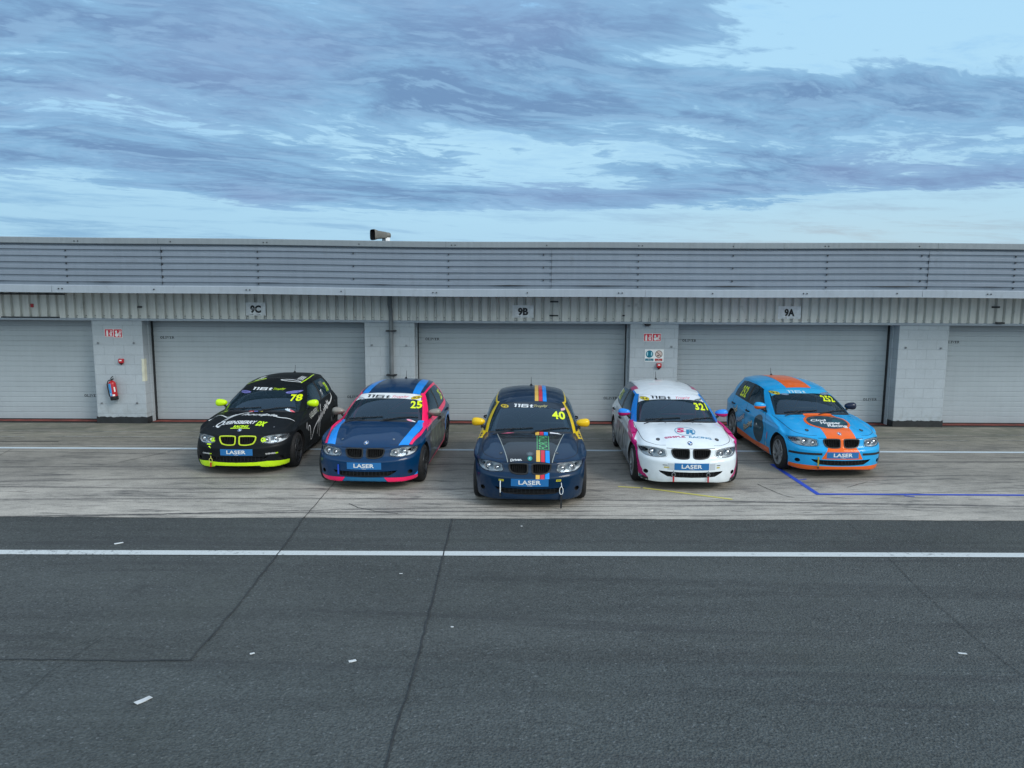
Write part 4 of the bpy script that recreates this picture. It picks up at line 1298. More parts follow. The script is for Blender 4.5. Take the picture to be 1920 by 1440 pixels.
def fire_sign(x0, x1, z0, z1, label, drop):
    w2 = (x1 - x0) / 2; h2 = (z1 - z0) / 2; its = []
    root = empty('fire_sign', ((x0 + x1) / 2, WY, (z0 + z1) / 2)); tag(root, label, 'sign', 'fire point signs')
    for q in (0, 1):
        a0 = -w2 + q * w2 + .004; a1 = a0 + w2 - .008; zb = -h2 - (drop if q else 0)
        m = MB(); m.box(a0 - .004, a1 + .004, -.008, 0, zb, h2); m.build('board', M['signwhite'], root)
        flat_obj('red_field', rect2d(a0 + .004, zb + .010, a1 - .004, h2 - .008), M['signred'], lambda u, v: (u, -.0092, v), root)
        cx = a0 + .055
        if q == 0: sym = merge2d(poly2d([(cx - .020, zb + .02), (cx + .020, zb + .02), (cx + .022, h2 - .07), (cx + .012, h2 - .045), (cx - .012, h2 - .045), (cx - .022, h2 - .07)]), rect2d(cx - .014, h2 - .043, cx + .018, h2 - .030))
        else: sym = merge2d(ell2d(cx + .012, zb + .062, .038, .042), poly2d([(cx - .020, h2 - .05), (cx + .012, h2 - .03), (cx + .026, h2 - .06), (cx + .02, h2 - .10), (cx - .01, h2 - .10)]))
        fl = merge2d(*[line2d(crv([(cx + .075 + dx, zb + .025), (cx + .060 + dx, -.01), (cx + .085 + dx, .02), (cx + .07 + dx, h2 - .03)], 4), [.020 - k * .0008 for k in range(13)]) for dx in (0, .028)])
        flat_obj('symbol', merge2d(sym, fl), M['signwhite'], lambda u, v: (u, -.0104, v), root)


fire_sign(-9.111, -8.712, 1.998, 2.180, 'red and white fire sign on the block pillar above the fire extinguisher', .018)
fire_sign(3.191, 3.590, 1.968, 2.150, 'red and white fire sign above the ear protection and no smoking board', 0)
root = empty('safety_sign', (3.4465, WY, 1.64)); tag(root, 'white board with blue ear protection and red no smoking symbols on pillar', 'sign')
m = MB(); m.box(-.2195, .2195, -.008, 0, -.1435, .1435); m.build('board', M['signwhite'], root)
TEAL = vinyl((.01, .16, .24)); SR = vinyl((.42, .06, .06)); BRN = vinyl((.06, .025, .02))
for nm, tf, mt, lv in (('pictogram', ell2d(-.11, .035, .085, .085), TEAL, 1), ('pictogram', merge2d(ell2d(-.155, .040, .018, .045), ell2d(-.065, .040, .018, .045)), vinyl((.35, .62, .70)), 2),
                       ('pictogram', rect2d(-.145, -.01, -.075, .075), TEAL, 3), ('caption_band', rect2d(-.205, -.125, -.015, -.068), TEAL, 1), ('lettering', merge2d(place2d(t_fit('Wear ear', .07, .012, bold=.02), -.11, -.084), place2d(t_fit('protection', .15, .011, bold=.02), -.11, -.108)), M['signwhite'], 2),
                       ('pictogram', ring2d(.105, .035, .085, .085, .012), BRN, 1), ('pictogram', ell2d(.105, .035, .073, .073), vinyl((.62, .50, .46)), 1), ('pictogram', merge2d(line2d([(.048, .092), (.162, -.022)], .013), rect2d(.07, .0, .115, .012), ell2d(.085, -.005, .016, .013)), BRN, 2),
                       ('caption_band', rect2d(.02, -.125, .19, -.068), SR, 1), ('lettering', merge2d(place2d(t_fit('No', .03, .012, bold=.02), .105, -.084), place2d(t_fit('smoking', .12, .011, bold=.02), .105, -.108)), M['signwhite'], 2)):
    flat_obj(nm, tf, mt, lambda u, v: (u, -.008 - .0012 * lv, v), root)


def call_point(x, z, label):
    root = empty('call_point', (x, WY, z)); tag(root, label, 'fire alarm', 'fire alarm call points')
    m = MB(); m.box(-.055, .055, -.055, 0, -.045, .052); m.build('housing', M['redgloss'], root, False, .01)
    m = MB(); m.add([(-.05, -.05, -.045), (.05, -.05, -.045), (.05, 0, -.045), (-.05, 0, -.045), (.0, -.02, -.10)], [(0, 1, 4), (1, 2, 4), (2, 3, 4), (3, 0, 4)]); m.build('base', vinyl((.10, .005, .015)), root)
    m = MB(); m.box(-.032, .022, -.0565, -.054, .0, .026); m.build('window', M['signwhite'], root)


call_point(-8.765, 1.450, 'small red alarm call point between fire sign and fire extinguisher')
call_point(3.560, 1.415, 'small red alarm call point just below the two symbol safety board')
root = empty('fire_extinguisher', (-8.93, WY, .56)); root.rotation_euler = (0, radians(-6), 0)
tag(root, 'red fire extinguisher with blue label hanging on the grey block pillar', 'fire extinguisher')
Z4 = Matrix.Translation((0, -.10, 0)) @ Matrix.Rotation(radians(-90), 4, 'Y')
m = MB(); m.lathe([(.078, .075), (.080, .09), (.080, .37), (.074, .405), (.05, .43), (.022, .445), (.022, .46)], Z4, 28); cyl_ = m.build('cylinder', M['redgloss'], root, True)
m = MB(); m.lathe([(.001, .0), (.080, .0), (.086, .012), (.086, .085), (.080, .09)], Z4, 28); m.build('base_cup', M['black'], root, True)
m = MB(); m.box(-.03, .03, -.13, -.06, .455, .475); m.tube([(0, -.10, .47), (-.01, -.10, .50), (.045, -.10, .545)], .010, 8); m.tube([(.0, -.10, .475), (.06, -.10, .50)], .008, 6); m.build('valve_handle', M['black'], root, True)
m = MB(); m.tube([(-.02, -.11, .465), (-.07, -.12, .45), (-.098, -.125, .38), (-.100, -.125, .26), (-.092, -.125, .12), (-.086, -.125, .09)], .012, 8); m.build('hose', M['black'], root, True)
for nm, a0, a1, z0, z1, mt in (('label', -62, 4, .10, .385, vinyl((.05, .32, .68))), ('label', 40, 62, .19, .30, M['signwhite']), ('label', 8, 44, .095, .135, M['signwhite']), ('label', -40, -10, .12, .17, vinyl((.45, .6, .75)))):
    m = MB(); nn = 8; vs = []
    rr = .0812 if nm == 'label' and mt is not M['signwhite'] else .0818
    if a0 == -40: rr = .0822
    for k in range(nn + 1):
        a = radians(a0 + (a1 - a0) * k / nn); vs += [(rr * sin(a), -.10 - rr * cos(a), z0), (rr * sin(a), -.10 - rr * cos(a), z1)]
    m.add(vs, [(2 * k, 2 * k + 2, 2 * k + 3, 2 * k + 1) for k in range(nn)]); m.build('label', mt, root, True)
m = MB(); m.box(-.03, .03, -.03, 0, .25, .30); m.build('wall_hook', M['steel'], root)
m = MB()
vs = []
for k in range(9):
    z = 1.50 - .52 * k / 8; j = random.uniform(-.008, .008)
    vs += [(-8.315 + j, WY - .004, z), (-8.2575, WY - .006, z), (-8.2555, 17.36 + j, z)]
m.add(vs, [(3 * k + a, 3 * k + 3 + a, 3 * k + 4 + a, 3 * k + 1 + a) for k in range(8) for a in (0, 1)])
tag(m.build('tape_strip', M['cream']), 'cream tape wrapped round the corner of the pillar with the fire extinguisher', 'tape')

# loudspeaker on the roof edge
root = empty('loudspeaker', (-2.82, 17.3, 4.20)); tag(root, 'grey square horn loudspeaker standing on the roof edge', 'loudspeaker')
root.rotation_euler = (0, 0, radians(38)); root.scale = (1.12, 1.12, 1.12)
def rsq(x, hw, hh, n=6):
    out = []
    for k in range(24):
        a = 2 * pi * k / 24; e = .45; out.append((x, hw * math.copysign(abs(cos(a)) ** e, cos(a)), .115 + hh * math.copysign(abs(sin(a)) ** e, sin(a))))
    return out
m = MB(); secs = [(-.17, .108, .105), (-.155, .112, .109), (-.13, .106, .102), (-.07, .086, .084), (.03, .074, .074), (.12, .066, .066), (.13, .058, .058)]
vs = []
for x, a, b in secs: vs += rsq(x, a, b)
m.add(vs, [(i * 24 + k, i * 24 + (k + 1) % 24, (i + 1) * 24 + (k + 1) % 24, (i + 1) * 24 + k) for i in range(len(secs) - 1) for k in range(24)] + [tuple(range(6 * 24, 7 * 24))])
m.build('horn', M['horn'], root, True)
m = MB(); secs = [(-.172, .100, .097), (-.13, .085, .085), (-.05, .045, .045)]; vs = []
for x, a, b in secs: vs += rsq(x, a, b)
m.add(vs, [(i * 24 + k, i * 24 + (k + 1) % 24, (i + 1) * 24 + (k + 1) % 24, (i + 1) * 24 + k) for i in range(2) for k in range(24)] + [tuple(range(48, 72))]); m.build('mouth', M['dark'], root, True)
m = MB(); m.lathe([(.001, -.10), (.022, -.09), (.028, -.06)], Matrix.Translation((0, 0, .115)), 14); m.build('throat', M['steel'], root, True)
m = MB(); m.lathe([(.001, .225), (.052, .22), (.060, .20), (.060, .12)], Matrix.Translation((0, 0, .115)), 18); m.build('driver', M['horn'], root, True)
m = MB(); m.box(.10, .20, -.05, .05, -.0, .07); m.build('bracket', M['signgrey'], root, False, .006)
m = MB(); m.tube([(.06, 0, .06), (.06, 0, 0)], .012, 8); m.build('foot', M['ink'], root)

# scraps on the tarmac
for (x, y, a, b, r, lab) in ((-2.82, 5.56, .062, .024, .9, 'long white paper scrap on the tarmac, the largest piece of litter'), (-1.307, 6.183, .032, .016, .4, 'small white scrap just left of the long straight joint'), (-2.219, 6.313, .020, .010, .5, 'tiny white scrap right of where two joints meet'),
                          (-4.825, 9.145, .05, .018, .6, 'pale flat scrap beyond the near white line at the far left'), (4.121, 6.334, .035, .012, -.2, 'small white scrap beside the diagonal joint at the right'), (-.487, 6.842, .014, .008, 0, 'tiny pale fleck right of the long straight joint'),
                          (.244, 9.867, .012, .010, 0, 'tiny white fleck near the edge of the concrete'), (-1.158, 8.173, .018, .006, 0, 'thin pale fleck just below the near white line')):
    vs = [(-a, -b, .0), (-a * .2, -b * 1.15, .0), (a, -b * .8, .0), (a * .9, b, .0), (a * .1, b * .9, .0), (-a * 1.05, b * 1.1, .0)]; c_, s_ = cos(r), sin(r)
    m = MB(); m.add([(x + u * c_ - v * s_, y + u * s_ + v * c_, z) for z in (.002, .0065) for u, v, _ in vs], [tuple(range(6, 12)), tuple(range(6))[::-1]] + [(k, (k + 1) % 6, 6 + (k + 1) % 6, 6 + k) for k in range(6)])
    tag(m.build('litter', M['paper']), lab, 'litter', 'scraps lying on the tarmac')

# ------------------------------------------------------------------ liveries: flat vinyl shapes laid over the bodywork
LIME = (.58, .88, .01); PINK = (.92, .010, .12); AZURE = (.008, .26, .80); FLUO = (.72, .85, .01); MAG = (.50, .012, .16); ORANGE = (.80, .13, .012)
WHITE = M['signwhite']; INK = M['ink']


def both(tf): return [tf, ([(-u, v) for u, v in tf[0]], tf[1])]


STRIP = poly2d([(-.595, 1.88), (-.40, 1.835), (0, 1.805), (.40, 1.835), (.595, 1.88), (.552, 2.128), (.505, 2.090), (.42, 2.062), (.30, 2.042), (.16, 2.028), (0, 2.022), (-.16, 2.028), (-.30, 2.042), (-.42, 2.062), (-.505, 2.090), (-.552, 2.128)])


def sun_strip(root, band, txt, trophy, x116, xtro, ovals):
    decal('sun_strip', [(STRIP, 'T', band, 0)], root)
    a, b = x116
    it = [(race_logo(a, b + .01, 1.229, .036), 'F', txt, 1)]
    if trophy: it.append((place2d(t_fit('Trophy', xtro[1] - xtro[0], .026, bold=.005, shear=.45), (xtro[0] + xtro[1]) / 2, 1.228), 'F', trophy, 1))
    decal('lettering', it, root)
    for u, v, ru, rv, c1, c2, t in ovals:
        decal('sponsor_badge', [(ell2d(u, v, ru, rv), 'F', c1, 1), (ring2d(u, v, ru * .98, rv * .95, rv * .16), 'F', c2, 2), (place2d(t_fit(t, ru * 1.3, rv * .8, bold=.03), u, v), 'F', c2, 2)], root)


def number(root, s, u, v, wd, h, fr='F', mirror=False, shear=0., col=None):
    decal('race_number', [(place2d(t_fit(s, wd, h, bold=.032, shear=shear, spacing=1.08), u, v, -.10 if fr == 'F' else 0.), fr, col or vinyl(FLUO), 3, mirror)], root)


def pins(root, pts, mat, ru=.022, rv=.03):
    for u, v in pts:
        decal('bonnet_pin', [(ell2d(u, v, ru, rv, 14), 'T', mat, 2), (ell2d(u, v, ru * .4, rv * .4, 10), 'T', M['steel'], 3)], root)


def strap(root, x, z0, z1, mat, end, endlen=.05, loop=True, wd=.006):
    """tow strap hanging from the bumper"""
    y = skin_pt(x, (z0 + z1) / 2).y - .022; m = MB()
    if loop:
        zc = z1 + (z0 - z1) * .35; r = (z0 - z1) * .33
        m.tube([(x, y + .01, z0), (x + .004, y, zc + r)], wd, 6)
        m.tube([(x + .026 * sin(a), y, zc + r * cos(a)) for a in [2 * pi * k / 14 for k in range(14)]], wd, 6, 0, True)
    else: m.box(x - wd * 2, x + wd * 2, y, y + .006, z1, z0)
    o = m.build('tow_strap', mat, root, loop)
    if end:
        e = MB(); e.box(x - .012, x + .012, y - .006, y + .006, z1 - endlen, z1 + .008); e.build('strap_tag', end, o, False, .003)


def labels(root, pts):
    for u, v in pts: decal('tow_label', [(rect2d(u - .036, v - .014, u + .036, v + .014), 'F', vinyl((.62, .55, .03)), 2), (rect2d(u - .028, v - .003, u + .028, v + .004), 'F', INK, 3)], root)


def scribble(x0, x1, y0, y1, amp, n, seed):
    r = random.Random(seed); pts = []
    for k in range(n + 1):
        t = k / n; pts.append((x0 + (x1 - x0) * t + r.uniform(-.3, .3) * abs(x1 - x0) / n, y0 + (y1 - y0) * t + amp * (1 if k % 2 else -1) * r.uniform(.4, 1)))
    return crv(pts, 5)


# ---- car 78: satin black with lime
K78 = car_paint('satin_black_wrap', (.006, .008, .010), .5, .06)
lime = vinyl(LIME)
c = build_car(-4.523, 12.491, -.008, 'black hatchback race car with lime splitter and number 78', K78, kid=vinyl((.52, .66, .03)), mirror=(lime, lime))
sun_strip(c, K78, WHITE, lime, (-.334, .05), (.075, .30), [(-.44, 1.178, .12, .020, vinyl((.20, .20, .48)), vinyl((.05, .06, .22)), 'RAVENOL'), (.47, 1.175, .13, .020, vinyl((.20, .20, .48)), vinyl((.05, .06, .22)), 'GAZ SHOCKS')])
number(c, '78', .555, 1.090, .20, .084, shear=-.30)
roundel(c, 0, .215)
decal('signature', [(line2d(crv([(-.80, .90), (-.77, .97), (-.62, .98), (-.52, .90), (-.40, .80), (-.30, .92)], 6), .022), 'T', WHITE, 1), (line2d([(-.46, .62), (-.24, .98), (-.08, 1.12)], .022), 'T', WHITE, 1),
                    (line2d([(-.40, .64), (-.27, .88), (-.20, .98)], .020), 'T', WHITE, 1), (place2d(t_fit('houdpin', .62, .15, bold=.022, shear=.55), .12, .92), 'T', WHITE, 1), (line2d(crv([(.34, .90), (.55, .84), (.76, .86)], 6), [.030] * 8 + [.024, .020, .016, .012, .008]), 'T', WHITE, 1)], c)
decal('lettering', [(place2d(t_fit('UEENSBERRY', .58, .125, bold=.03, shear=.2), -.095, .50), 'T', WHITE, 1), (place2d(t_fit('Q', .13, .21, bold=.02, shear=.3), -.44, .515), 'T', WHITE, 1),
                    (place2d(t_fit('DX', .17, .16, bold=.06, shear=.3), .29, .47), 'T', lime, 1), (place2d(t_fit('RACING', .25, .075, bold=.04), -.02, .335), 'T', lime, 1), (rect2d(-.18, .262, .15, .282), 'T', lime, 1)], c, split=True)
for s_ in (1, -1):
    L = [(place2d(t_fit('QUEENSBERRY', .72, .105, bold=.02, shear=.1), 0, 0, pi / 2), 'T', WHITE, 1)]
    L = [(([(u + s_ * .40, v + 2.86) for u, v in L[0][0][0]], L[0][0][1]), 'T', WHITE, 1)]
    if s_ > 0: L += [(ring2d(.27, 2.375, .205, .075, .032), 'T', WHITE, 1), (line2d(crv([(.48, 2.32), (.50, 2.6), (.50, 2.9), (.46, 3.4)], 5), .022), 'T', lime, 1)]
    else: L += [(line2d(crv([(-.57, 2.30), (-.40, 2.42), (-.28, 2.50)], 5), .035), 'T', lime, 1), (ring2d(-.37, 2.50, .12, .07, .03), 'T', lime, 1)]
    decal('roof_lettering', L, c)
    # side: signature, lettering and number
    f_ = 'L' if s_ > 0 else 'R'; q = 1 if s_ > 0 else -1; mi_ = s_ < 0
    def sgn(p): return [(u * q, v) for u, v in p]
    decal('signature', [(line2d(sgn(p), w_), f_, WHITE, 1, mi_) for p, w_ in ((crv([(1.36, .52), (1.40, .60), (1.50, .57), (1.49, .38), (1.56, .33), (1.75, .48), (2.0, .56), (2.22, .61)], 6), .022), (crv([(2.46, .85), (2.30, .68), (2.14, .36), (2.18, .25)], 6), .020),
                       (crv([(2.16, .62), (2.06, .50), (1.98, .34)], 5), .018), (scribble(2.14, 3.05, .58, .80, .075, 20, 9), .024), (crv([(3.0, .76), (3.2, .79), (3.40, .86), (3.44, .93)], 6), .028))], c)
    decal('lettering', [(place2d(t_fit('QUEENSBERR', .60, .085, bold=.02, shear=.2), 1.84 * q, .775, .06 * q), f_, vinyl((.45, .47, .42)), 1, mi_), (place2d(t_fit('Y', .09, .12, bold=.05, shear=.2), 2.20 * q, .81), f_, vinyl((.35, .45, .05)), 1, mi_), (place2d(t_fit('TT', .12, .10, bold=.04), 2.82 * q, 1.03, .2), f_, WHITE, 2, mi_),
                        (rect2d(2.95 * q, 1.12, 3.2 * q, 1.22), f_, vinyl((.10, .11, .12)), 1, mi_)], c)
    number(c, '78', 3.32 * q, 1.08, .20, .17, f_, mi_, col=lime)
    decal('sponsor_badge', [(ell2d(1.265 * q, .63, .045, .07), f_, vinyl((.30, .32, .34)), 1, mi_)], c)
    decal('lettering', [(place2d(t_fit('QUEENSBER', .15, .022, bold=.04), s_ * .545, .372), 'F', vinyl((.55, .56, .56)), 1), (place2d(t_fit('RY', .04, .022, bold=.04), s_ * .545 + .095, .372), 'F', lime, 1)], c)
    decal('lamp_sticker', [(place2d(t_fit('QL', .085, .055, bold=.08, shear=.2), s_ * .430, .605), 'F', lime, 2)], c, keep=True)
decal('lower_lip', [(poly2d([(-.84, .215), (-.5, .245), (-.3, .232), (.3, .232), (.5, .245), (.84, .215), (.84, .11), (.45, .11), (.37, .172), (-.37, .172), (-.45, .11), (-.84, .11)]), 'F', lime, 1)], c, 'lime green lip under the front bumper', grid=.014)
decal('class_sticker', [(rect2d(-.15, 1.128, -.06, 1.150), 'T', vinyl((.45, .03, .04)), 1), (rect2d(-.06, 1.128, .02, 1.150), 'T', vinyl((.10, .12, .40)), 1), (rect2d(.02, 1.128, .10, 1.150), 'T', vinyl((.45, .42, .08)), 1)], c)
decal('class_sticker', [(ell2d(.54, 1.255, .07, .028), 'T', vinyl((.5, .62, .70)), 1), (ell2d(.60, 1.262, .05, .022), 'T', vinyl((.70, .12, .16)), 2), (place2d(t_fit('ll', .05, .05), .53, 1.275), 'T', WHITE, 3)], c)
decal('tow_arrow', [(rect2d(-.535, .515, -.455, .532), 'F', lime, 1), (poly2d([(-.50, .49), (-.47, .50), (-.44, .462)]), 'F', lime, 1)], c)
decal('wing_sticker', [(rect2d(-.72, 1.22, -.58, 1.30), 'T', vinyl((.12, .17, .02)), 1)], c)
pins(c, [(-.53, .43), (.52, .43)], M['steel'], .012, .02)
strap(c, -.452, .335, .215, vinyl((.50, .50, .12)), M['redgloss'], .07)

# ---- car 25: dark blue, pink and azure
N25 = car_paint('dark_blue_paint', (.001, .030, .092), .3, .6)
pink = vinyl(PINK); azure = vinyl(AZURE)
c = build_car(-2.201, 11.572, -.059, 'dark blue hatchback race car with pink roof pillars and number 25', N25, rail=pink, mirror=(simple('bronze_grey', (.24, .225, .20), .3), simple('dark_bronze', (.12, .11, .10), .3)), cage='pink')
sun_strip(c, WHITE, INK, vinyl((.75, .10, .16)), (-.397, .03), (.07, .37), [(.495, 1.206, .085, .022, vinyl((.75, .55, .03)), INK, '92'), (-.50, 1.190, .08, .014, vinyl((.22, .27, .33)), WHITE, 'RAVENOL')])
number(c, '25', .530, 1.115, .20, .084, shear=-.30)
roundel(c, 0, .195, .038)
L = []
for tf in both(poly2d([(.508, .215), (.657, .296), (.735, .85), (.752, 1.15), (.718, 1.425), (.634, 1.303), (.625, 1.0), (.585, .65)])) + both(poly2d([(.405, 2.06), (.53, 2.12), (.52, 2.9), (.47, 3.6), (.34, 3.6), (.37, 2.9)])): L.append((tf, 'T', azure, 1))
decal('blue_stripe', L, c)
L = []
for tf in both(poly2d([(.665, .32), (.705, .345), (.775, .75), (.815, 1.10), (.80, 1.5), (.74, 1.50), (.765, 1.15), (.745, .85)])): L.append((tf, 'T', pink, 2))
for f_, mi_ in (('L', False), ('R', False)):
    L.append((poly2d([(1.02, .775), (1.16, .815), (1.7, .812), (2.3, .800), (2.9, .815), (3.3, .84), (3.52, .87), (3.74, .94), (3.80, 1.10), (3.70, 1.215), (3.54, 1.24), (3.57, 1.10), (3.60, .965), (3.5, .930), (2.6, .900), (1.6, .873), (1.30, .862), (1.10, .835)]), f_, pink, 1))
    L.append((poly2d([(1.13, .13), (3.02, .13), (3.02, .37), (2.80, .255), (1.8, .222), (1.13, .20)]), f_, pink, 1))
    L.append((poly2d([(1.15, .70), (1.45, .795), (2.9, .785), (3.02, .70), (3.0, .44), (2.85, .30), (1.2, .24)]), f_, vinyl((.022, .026, .030)), 1))
    L.append((line2d([(3.40 + .385 * cos(a), .312 + .385 * sin(a)) for a in [radians(10 + 14 * k) for k in range(12)]], .05), f_, azure, 1))
    for k in range(11):
        x = 1.42 + .135 * k
        L.append((line2d(crv([(x, .31), (x + .03, .45), (x - .02, .58), (x + .05, .72)], 5), .035 + .012 * (k % 3)), f_, vinyl([(.13, .19, .14), (.20, .26, .20), (.08, .12, .11)][k % 3]), 2))
    L.append((ell2d(1.27, .60, .035, .055), f_, vinyl((.35, .38, .40)), 2))
decal('side_graphics', L, c)
decal('lower_lip', [(t, 'F', pink, 1) for t in both(poly2d([(.31, .222), (.40, .10), (.84, .10), (.84, .205), (.60, .205)]))] + [(poly2d([(-.31, .222), (.31, .222), (.36, .14), (-.36, .14)]), 'F', vinyl((.01, .13, .28)), 1)] + [(t, 'F', azure, 1) for t in both(poly2d([(.74, .207), (.85, .205), (.85, .33)]))], c, grid=.014)
decal('bonnet_vent', [(line2d([(.42 + .035 * k, 1.10 - .06 * k), (.55 + .026 * k, 1.12 - .06 * k)], .012), 'T', vinyl((.015, .05, .11)), 1) for k in range(5)], c)
decal('class_sticker', [(ell2d(.51, 1.235, .06, .022), 'T', vinyl((.75, .3, .4)), 1), (rect2d(.54, 1.225, .60, 1.25), 'T', WHITE, 2)], c)
for q in (1, -1): number(c, '25', 3.30 * q, 1.08, .26, .17, 'L' if q > 0 else 'R', q < 0)
pins(c, [(-.425, .365), (.405, .37)], M['steel'], .018, .025)
strap(c, -.415, .42, .26, vinyl((.02, .07, .45)), None, 0, False)

# ---- car 40: navy with yellow, red and blue stripes
N40 = car_paint('navy_paint', (.001, .020, .056), .3, .65)
yel = vinyl((.66, .48, .02)); stripes = [vinyl((.75, .46, .08)), vinyl((.58, .03, .06)), azure]
c = build_car(.374, 10.612, -.038, 'navy hatchback race car with yellow mirrors and number 40', N40, rail=yel, mirror=(vinyl((.78, .50, .01)), vinyl((.70, .42, .01))))
sun_strip(c, car_paint('dark_strip', (.010, .020, .035), .4, .5), WHITE, vinyl((.55, .50, .20)), (-.285, .035), (.05, .286), [(-.44, 1.213, .072, .022, yel, INK, '92')])
number(c, '40', .46, 1.112, .215, .082, shear=-.18)
decal('bonnet_panel', [(poly2d([(-.533, 1.175), (0, 1.12), (.526, 1.175), (.338, .123), (0, .108), (-.316, .123)]), 'T', car_paint('carbon_black', (.012, .016, .020), .25, .9), 0)] + [(line2d([(s_ * .533, 1.18), (s_ * .325, .123)], .010), 'T', vinyl((.35, .38, .36)), 1) for s_ in (1, -1)], c, 'black panel with thin pale edges')
L = []
for k, (a, b) in enumerate(((.078, .138), (.146, .206), (.214, .278))):
    L += [(rect2d(a, 1.01, b, 1.165), 'T', stripes[k], 1), (rect2d(a + .014, .112, b + .010, .385), 'T', stripes[k], 1), (rect2d(a - .010, 2.06, b - .008, 3.75), 'T', stripes[k], 1), (rect2d(a + .008, .462, b + .006, .540), 'F', stripes[k], 1)]
decal('centre_stripe', L, c, split=True)
gr = vinyl((.09, .38, .14))
decal('lettering_border', [(rect2d(.100, .40, .112, .985), 'T', gr, 1), (rect2d(.274, .40, .286, .985), 'T', gr, 1)], c, split=True)
decal('lettering', [(place2d(t_fit('FORTY40', .56, .125, bold=.025), .193, .69, pi / 2), 'T', gr, 2), (place2d(t_fit('Driven.', .17, .045, bold=.03), -.20, .150), 'T', WHITE, 1)], c)
decal('badge', [(ell2d(0, .275, .050, .055), 'T', vinyl((.10, .13, .15)), 1), (ring2d(0, .275, .044, .048, .008), 'T', vinyl((.03, .04, .05)), 2), (ell2d(0, .170, .034, .045), 'T', vinyl((.02, .30, .25)), 1), (place2d(t_fit('K', .03, .04, bold=.05), 0, .170), 'T', vinyl((.4, .65, .6)), 2)], c)
L = []
for f_ in ('L', 'R'): L.append((poly2d([(1.10, .79), (1.14, .83), (1.40, .868), (1.66, .876), (2.0, .872), (1.62, .82), (1.30, .76)]), f_, yel, 1))
decal('wing_stripe', L, c)
decal('pillar_edge', [(poly2d([(1.47, .874), (1.56, .876), (1.80, 1.0), (2.26, 1.226), (2.20, 1.222), (1.80, 1.035)]), f_, N40, 2) for f_ in ('L', 'R')], c, split=True)
labels(c, [(-.415, .432), (.418, .435)])
decal('class_sticker', [(poly2d([(-.47, 1.15), (-.36, 1.165), (-.25, 1.145), (-.36, 1.13)]), 'T', vinyl((.55, .12, .20)), 1)], c)
decal('class_sticker', [(rect2d(.31, 1.145, .42, 1.175), 'T', vinyl((.7, .7, .75)), 1), (poly2d([(.40, 1.14), (.50, 1.14), (.43, 1.185)]), 'T', WHITE, 2), (rect2d(.505, 1.160, .575, 1.185), 'F', vinyl((.75, .45, .50)), 2)], c)
pins(c, [(-.43, .37), (.40, .37)], vinyl((.02, .025, .03)), .028, .035)
for q in (1, -1): number(c, '40', 3.30 * q, 1.08, .26, .17, 'L' if q > 0 else 'R', q < 0)
strap(c, -.428, .425, .24, M['signgrey'], M['ink'], .05, False, .0035)
strap(c, .46, .40, .22, M['signgrey'], M['ink'], .20, True, .005)

# ---- car 321: white, magenta and blue
W321 = car_paint('white_paint', (.72, .78, .82), .35, .9)
mag = vinyl(MAG); ball = vinyl((.012, .22, .66))
c = build_car(2.974, 11.607, -.031, 'white hatchback race car with magenta front corners and number 321', W321, rail=ball, mirror=(vinyl((.02, .24, .75)), vinyl((.48, .01, .13))), rim=M['alloy'], cage='pink')
sun_strip(c, vinyl((.68, .73, .78)), INK, vinyl((.72, .08, .14)), (-.364, -.02), (.075, .35), [(-.475, 1.205, .078, .024, vinyl((.72, .60, .03)), INK, '34'), (.49, 1.192, .085, .013, vinyl((.04, .06, .07)), vinyl((.4, .5, .5)), 'RAVENOL')])
number(c, '321', .485, 1.105, .255, .082, shear=-.1)
roundel(c, 0, .205, .040)
L = []
for tf in both(poly2d([(.735, 1.50), (.80, 1.55), (.87, 1.1), (.88, .75), (.875, .60), (.83, .64), (.790, .78), (.735, .92), (.765, 1.15)])): L.append((tf, 'T', mag, 0))
for tf in both(poly2d([(.825, .74), (.88, .74), (.88, .28), (.84, .235), (.70, .19), (.655, .185), (.70, .24), (.765, .35), (.80, .50), (.83, .64)])): L.append((tf, 'F', mag, 3))
for f_ in ('L', 'R'): L.append((poly2d([(1.56, .872), (1.30, .78), (1.05, .70), (.75, .64), (.42, .45), (.40, .24), (.34, .24), (.37, .50), (.52, .68), (.95, .80), (1.30, .85)]), f_, mag, 6))
decal('corner_flash', L, c, split=True, grid=.018)
L = [(t, 'F', M['ink'], 3) for t in both(poly2d([(.655, .186), (.85, .262), (.88, .10), (.64, .10)]))] + [(t, 'F', vinyl((.03, .22, .24)), 4) for t in both(poly2d([(.73, .20), (.76, .21), (.80, .15), (.77, .14)]))]
decal('bumper_corner', L, c)
L = []
for f_ in ('L', 'R'):
    L.append((poly2d([(1.15, .66), (1.6, .80), (3.3, .86), (3.0, .45), (2.9, .19), (1.2, .19)]), f_, vinyl((.34, .38, .42)), 1))
    for k, (a, b, w_) in enumerate(((1.5, .70, .05), (1.75, .66, .09), (2.0, .74, .05), (2.3, .62, .10), (2.65, .70, .06), (1.35, .45, .04))): L.append((line2d(crv([(a, b), (a + .12, b - .12), (a + .10, b - .25), (a + .32, b - .42)], 5), w_), f_, vinyl((.05, .06, .08) if k % 2 else (.12, .15, .20)), 2))
    L.append((poly2d([(3.82, .72), (4.15, .80), (4.2, .35), (3.85, .25), (3.79, .40)]), f_, mag, 1)); L.append((poly2d([(3.1, .66), (3.5, .74), (3.78, .66), (3.6, .70), (3.3, .70)]), f_, mag, 2))
    L.append((poly2d([(1.15, .15), (2.98, .15), (2.98, .20), (1.15, .20)]), f_, vinyl((.5, .54, .56)), 2))
decal('side_graphics', L, c)
